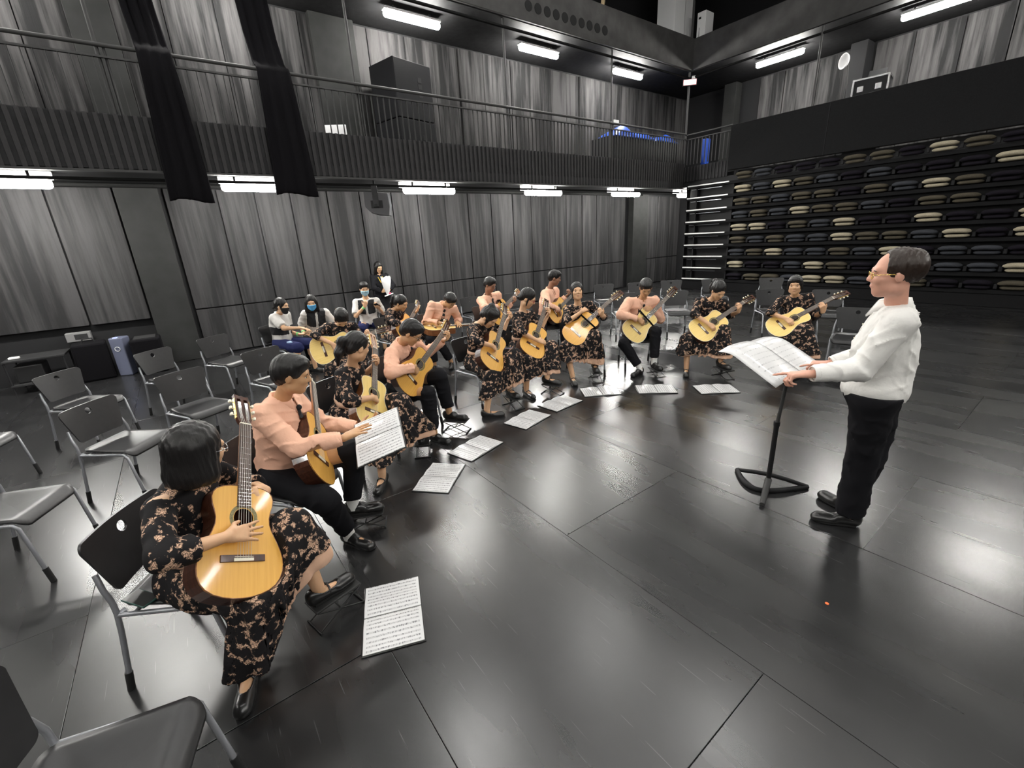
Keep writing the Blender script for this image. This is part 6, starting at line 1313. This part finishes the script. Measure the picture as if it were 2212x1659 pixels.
# ------------------------------------------------------------------ foot rests
def make_footrest():
    t = empty('foot_rest'); fm = plain('black_steel_bar', (.012, .012, .012), .4, metal=.3)
    MB().bbox((-.13, -.065, -.012), (.13, .065, 0), .005).obj('top_plate', M_SLEEVE, t)
    for y in (-.058, .058):
        MB().tube([(-.12, y, -.014), (.13, y, -.126)], .0045, 6).obj('leg', fm, t); MB().tube([(.12, y, -.014), (-.13, y, -.126)], .0045, 6).obj('leg', fm, t)
    for x in (-.13, .13): MB().tube([(x, -.075, -.126), (x, .075, -.126)], .006, 6).obj('foot_bar', fm, t)
    MB().tube([(0, -.06, -.07), (0, .06, -.07)], .004, 6).obj('cross_pin', fm, t)
    return t
FR0 = make_footrest(); fr_used = False
for k, lab in (('G1', 'bob-haired girl'), ('B1', 'boy with the folder'), ('G2', 'ponytail girl behind the folder'), ('B2', 'bending boy with glasses'), ('G3', 'girl with the bun'), ('G4', 'girl in red glasses'), ('G5', 'girl looking up'), ('B3', 'boy with the strapped guitar'), ('G6', 'bowed girl at the right'), ('G7', 'girl facing the camera')):
    A_, T_ = np.array(POSE[k]['AL']), np.array(POSE[k]['TL']); fd = T_-A_; fd[2] = 0; fd = nrm(fd); c = A_+fd*.07; zt = A_[2]-.087
    t = FR0 if not fr_used else dup(FR0); fr_used = True
    t.location = (c[0], c[1], zt); t.rotation_euler = (0, 0, math.atan2(fd[1], fd[0])); t.scale = (1, 1, zt/.132)
    tag(t, 'black folding foot rest under the left foot of the ' + lab, 'foot rest', 'guitar foot rests')

# ------------------------------------------------------------------ music folders
def make_folder(name='music_folder'):
    t = empty(name)
    MB().bbox((-.158, -.236, -.008), (.158, .236, -.003), .002).obj('cover', M_SHOE, t)
    for s in (1, -1):
        vs = []; fs = []; n = 12
        for i in range(n+1):
            y = .004 + .224*i/n; z = .010*math.sin(min(1, i/n*1.6)*PI)*.9 + .002*(1-i/n)
            for x in (-.15, .15): vs.append((x, y*s, z)); vs.append((x, y*s, -.003))
        for i in range(n):
            a = 4*i; b = 4*(i+1); fs += [(a, a+2, b+2, b), (a+1, b+1, b+3, a+3), (a, b, b+1, a+1), (a+2, a+3, b+3, b+2)]
        fs += [(0, 1, 3, 2), (4*n, 4*n+2, 4*n+3, 4*n+1)]
        MB().add(vs, fs, False).obj('page', M_SCORE, t)
    return t
FO0 = make_folder(); fo_used = False
FOL = [((-2.2356, .4707), (-2.0983, .7590), (-1.6499, .5822), (-1.7685, .2906), 'open music folder on the floor nearest the camera, glossy sleeve'),
       ((-3.3325, 1.4788), (-3.0987, 1.6957), (-2.7692, 1.3243), (-3.0159, 1.1288), 'open music folder on the floor by the bobbed front row, second along'),
       ((-3.5306, 2.1307), (-3.2228, 2.2073), (-3.0951, 1.7374), (-3.4014, 1.6700), 'open music folder on the floor in front of the boy with glasses'),
       ((-3.7192, 2.9211), (-3.4072, 3.0008), (-3.2879, 2.5338), (-3.6159, 2.4869), 'open music folder on the floor in front of the girl with the bun'),
       ((-3.8092, 3.5411), (-3.4698, 3.5784), (-3.4418, 3.1023), (-3.7414, 3.0661), 'open music folder on the floor in front of the girl in red glasses'),
       ((-3.5365, 3.6472), (-3.8491, 3.8754), (-3.5796, 4.2670), (-3.2788, 4.0416), 'open music folder on the floor at the foot of the girl looking up'),
       ((-3.1741, 4.1918), (-3.4100, 4.4573), (-3.0997, 4.8093), (-2.8317, 4.5529), 'open music folder on the floor in front of the strapped-guitar boy'),
       ((-2.6448, 4.7141), (-2.8940, 4.9306), (-2.6046, 5.3126), (-2.3416, 5.0589), 'open music folder on the floor farthest right, before the bowed girl')]
for a, b, c, d, lab in FOL:
    # first edge a-b is the short side, b-c the long side
    P4 = [np.array(q) for q in (a, b, c, d)]; ctr = sum(P4)/4; lng = nrm((P4[2]-P4[1])+(P4[3]-P4[0])); ang = math.atan2(lng[1], lng[0])-PI/2
    t = FO0 if not fo_used else dup(FO0); fo_used = True
    t.location = (ctr[0], ctr[1], .009); t.rotation_euler = (0, 0, ang); tag(t, lab, 'music folder', 'open music folders')
t = dup(FO0); M = Matrix((FX, FY, FN)).transposed().to_4x4(); M.translation = Vector((-2.614, .812, .742)); t.matrix_world = M
tag(t, 'open music folder held up by the boy in the peach shirt', 'music folder', 'open music folders')

# ------------------------------------------------------------------ music stand with score
def build_stand():
    t = empty('music_stand', (-1.2, 3.19, 0)); tag(t, 'black music stand with flat boat-shaped base before the conductor', 'music stand')
    MB().tube([(0, 0, .02), (0, 0, .55)], .017, 12).obj('pole', M_BLACK, t); MB().tube([(0, 0, .5), (.03, 0, .98)], .012, 12).obj('pole', M_RAIL, t); MB().tube([(0, 0, .53), (0, 0, .56)], .021, 12).obj('collar', M_BLACK, t)
    # base: two curved arms to each side and one foot forward
    tipL = Vector((-.28, .11, .012)); tipR = Vector((.18, .24, .012)); foot = Vector((.07, -.23, .012)); ce = Vector((0, 0, .05))
    b = MB()
    def arm(p0, p1, bow, w=.012):
        pts = [p0.lerp(p1, i/12) + bow*math.sin(PI*i/12) for i in range(13)]; b.tube([tuple(p) for p in pts], w, 8)
    mid = (tipL+tipR)/2; out = (mid-ce).normalized()
    arm(tipL, tipR, -Vector((out.x, out.y, 0))*.10 + Vector((0, 0, .075)), .017); arm(tipL, tipR, Vector((-.04, -.09, 0)) - Vector((out.x, out.y, 0))*.16, .02); b.obj('base', M_BLACK, t)
    MB().tube([tuple(Vector((0, 0, .09))), tuple(Vector((.03, -.10, .05))), tuple(foot)], [.024, .022, .018], 10).obj('base_foot', M_RAIL, t)
    # desk: lip towards the conductor (+x side), sloping up to -x
    X = nrm(V3(.06, 1.0, 0)); S = nrm(V3(-.88, .0, .46)); S = nrm(S-X*(S@X)); Nn = np.cross(X, S)*-1
    if Nn[2] < 0: Nn = -Nn
    c = V3(-1.22, 3.17, 1.02); M = Matrix((X, S, Nn)).transposed().to_4x4(); M.translation = Vector(c) - Vector((-1.2, 3.19, 0))
    d = MB().bbox((-.25, -.17, -.012), (.25, .17, 0), .004).obj('desk', M_BLACK, t); d.matrix_local = M
    MB().bbox((-.25, -.18, -.012), (.25, -.165, .035), .004).obj('lip', M_BLACK, d)
    sc = empty('score'); M2 = M.copy(); M2.translation = Vector(c + Nn*.004); sc.matrix_world = M2; tag(sc, 'large white printed score spread curling over the music stand', 'score')
    for nm, x0, x1, ph in (('page', -.33, -.005, 0), ('page', .0, .34, 1)):
        vs = []; fs = []; nx, ny = 12, 12
        for i in range(nx+1):
            for j in range(ny+1):
                u, v = i/nx, j/ny; x = x0+(x1-x0)*u; y = -.165+.43*v; over = max(0, v-.72)/.28
                z = .004 + .010*math.sin(PI*u) - .045*over**2 - (.02*over if ph else 0) - .03*max(0, abs(x)-.25)/.1
                vs.append((x, y, z))
        for i in range(nx):
            for j in range(ny): a = i*(ny+1)+j; fs.append((a, a+ny+1, a+ny+2, a+1))
        o = MB().add(vs, fs, True).obj(nm, M_SCORE2, sc); o.modifiers.new('t', 'SOLIDIFY').thickness = .0015
def mat_score2():
    m = M_SCORE.copy(); m.name = 'printed_large_score'
    for n in m.node_tree.nodes:
        if n.type == 'MATH' and n.operation == 'LESS_THAN' and abs(n.inputs[1].default_value-.135) < .001: n.inputs[1].default_value = .29
        if n.type == 'MATH' and n.operation == 'MULTIPLY' and abs(n.inputs[1].default_value-1/.026) < .01: n.inputs[1].default_value = 1/.045
        if n.type == 'MATH' and n.operation == 'LESS_THAN' and abs(n.inputs[1].default_value-.42) < .001: n.inputs[1].default_value = .22
        if n.type == 'MAP_RANGE': n.inputs['To Max'].default_value = .6; n.inputs['To Min'].default_value = .05
    return m
M_SCORE2 = mat_score2()
build_stand()

# ------------------------------------------------------------------ small things
def small():
    w = {a: np.array(b) for a, b in POSE['W'].items()}; c = (w['WR']+w['WL'])/2
    t = empty('bouquet_wrap', (c[0]+.09, c[1], c[2]-.02), math.radians(0)); tag(t, 'white paper bouquet wrap held by the standing woman in black', 'bouquet wrap')
    vs = []; n = 14; prof = [(-.06, .02), (.0, .045), (.12, .085), (.24, .11), (.33, .115)]
    for z, r in prof: vs += [(r*.45*math.cos(2*PI*i/n)+.05*(z > .1)*0, r*math.sin(2*PI*i/n), z + (.03*math.cos(2*PI*i/n*3) if z > .3 else 0)) for i in range(n)]
    fs = [(k*n+i, k*n+(i+1) % n, (k+1)*n+(i+1) % n, (k+1)*n+i) for k in range(len(prof)-1) for i in range(n)]
    fs += [tuple(range(n))[::-1], tuple(range(4*n, 5*n))]
    MB().add(vs, fs, True).obj('wrap', M_WPAPER, t); MB().sphere((.02, .05, -.03), (.02, .025, .02), 8, 6).obj('pink_bow', plain('pink_ribbon', (.75, .10, .20), .6), t)
    o = MB().obox((c[0]+.10, c[1]+.02, c[2]-.08), ((.2, .95, .25), (1, -.2, 0), (0, 0, 1)), (.10, .03, .008)).obj('white_card', M_WPAPER); tag(o, 'small white card held below the bouquet wrap', 'card')
    s3 = np.array(POSE['S3']['WL']); o = MB().obox(s3+V3(.06, -.05, .07), ((.5, -.6, .5), (.6, .7, .2), (-.5, .2, .8)), (.07, .035, .004)).obj('mobile_phone', M_BLACK); tag(o, 'dark mobile phone in the hand of the student in the pale blue mask', 'phone')
    for k, q, lab in (('S1', 'L', 'green wrist band on the student in the black mask'), ('S2', 'R', 'green wrist band on the student in the bright blue mask'), ('S3', 'R', 'green wrist band on the student looking at a phone')):
        W_, E_ = np.array(POSE[k]['W'+q]), np.array(POSE[k]['E'+q]); d = nrm(E_-W_); p = W_+d*.03
        o = MB().tube([tuple(p-d*.012), tuple(p+d*.012)], .031, 14).obj('wrist_band', plain('green_band', (.25, .85, .30), .6), PEOPLE[k]); o.location = -Vector(PEOPLE[k].location)
    p = POSE['G1']['P']; t = empty('mobile_phone', (-2.50, -.13, .465), .6); tag(t, 'phone with dark green case on the chair of the bob-haired girl', 'phone')
    t.location = (-2.27, -.45, .468); MB().bbox((-.075, -.037, 0), (.075, .037, .009), .003).obj('case', plain('dark_green_case', (.02, .06, .05), .3), t); MB().box((-.07, -.033, .009), (.07, .033, .0095)).obj('screen', M_SHOE, t)
    t = empty('mobile_phone', (-4.05, 2.98, .60), .3); tag(t, 'phone lying on the lace skirt beside the bun girl\'s guitar', 'phone')
    kk = np.array(POSE['G3']['KL'])*.72+np.array(POSE['G3']['HL'])*.28; t.location = (kk[0], kk[1]+.01, kk[2]+.108); MB().bbox((-.075, -.037, 0), (.075, .037, .009), .003).obj('case', plain('lilac_case', (.25, .22, .32), .4), t); MB().box((-.07, -.033, .009), (.07, .033, .0095)).obj('screen', M_SHOE, t)
small()
def small2():
    S = {a: np.array(b) for a, b in POSE['S1'].items()}; r = PEOPLE['S1']; o = np.array(r.location); c = S['KR']*.75+S['HR']*.25 + V3(.02, -.03, .085); d = nrm(S['KR']-S['HR']); sd = nrm(np.cross(V3(0, 0, 1), d)); nn = np.cross(d, sd)
    if nn[2] < 0: nn = -nn
    MB().prism([(-.03, -.035), (.055, 0), (-.03, .035)], -.01, .012, (d, sd, nn), c-o).obj('triangle_badge', plain('pale_blue_print', (.45, .62, .85), .6), r)
    t = MB().bbox((-.10, -.06, 0), (.10, .06, .0015), .0004).obj('loose_sheet', M_WPAPER); t.location = (-4.55, 2.05, .001); t.rotation_euler = (0, 0, .8); tag(t, 'loose white sheet on the floor behind the boy with glasses', 'paper')
    t = MB().tube([(0, 0, 0), (0, 0, .0012)], .009, 12).obj('floor_marker', plain('orange_tape', (.9, .16, .04), .5)); t.location = (-.512, 2.33, .0003); tag(t, 'tiny orange tape dot on the floor below the conductor', 'tape mark')
small2()
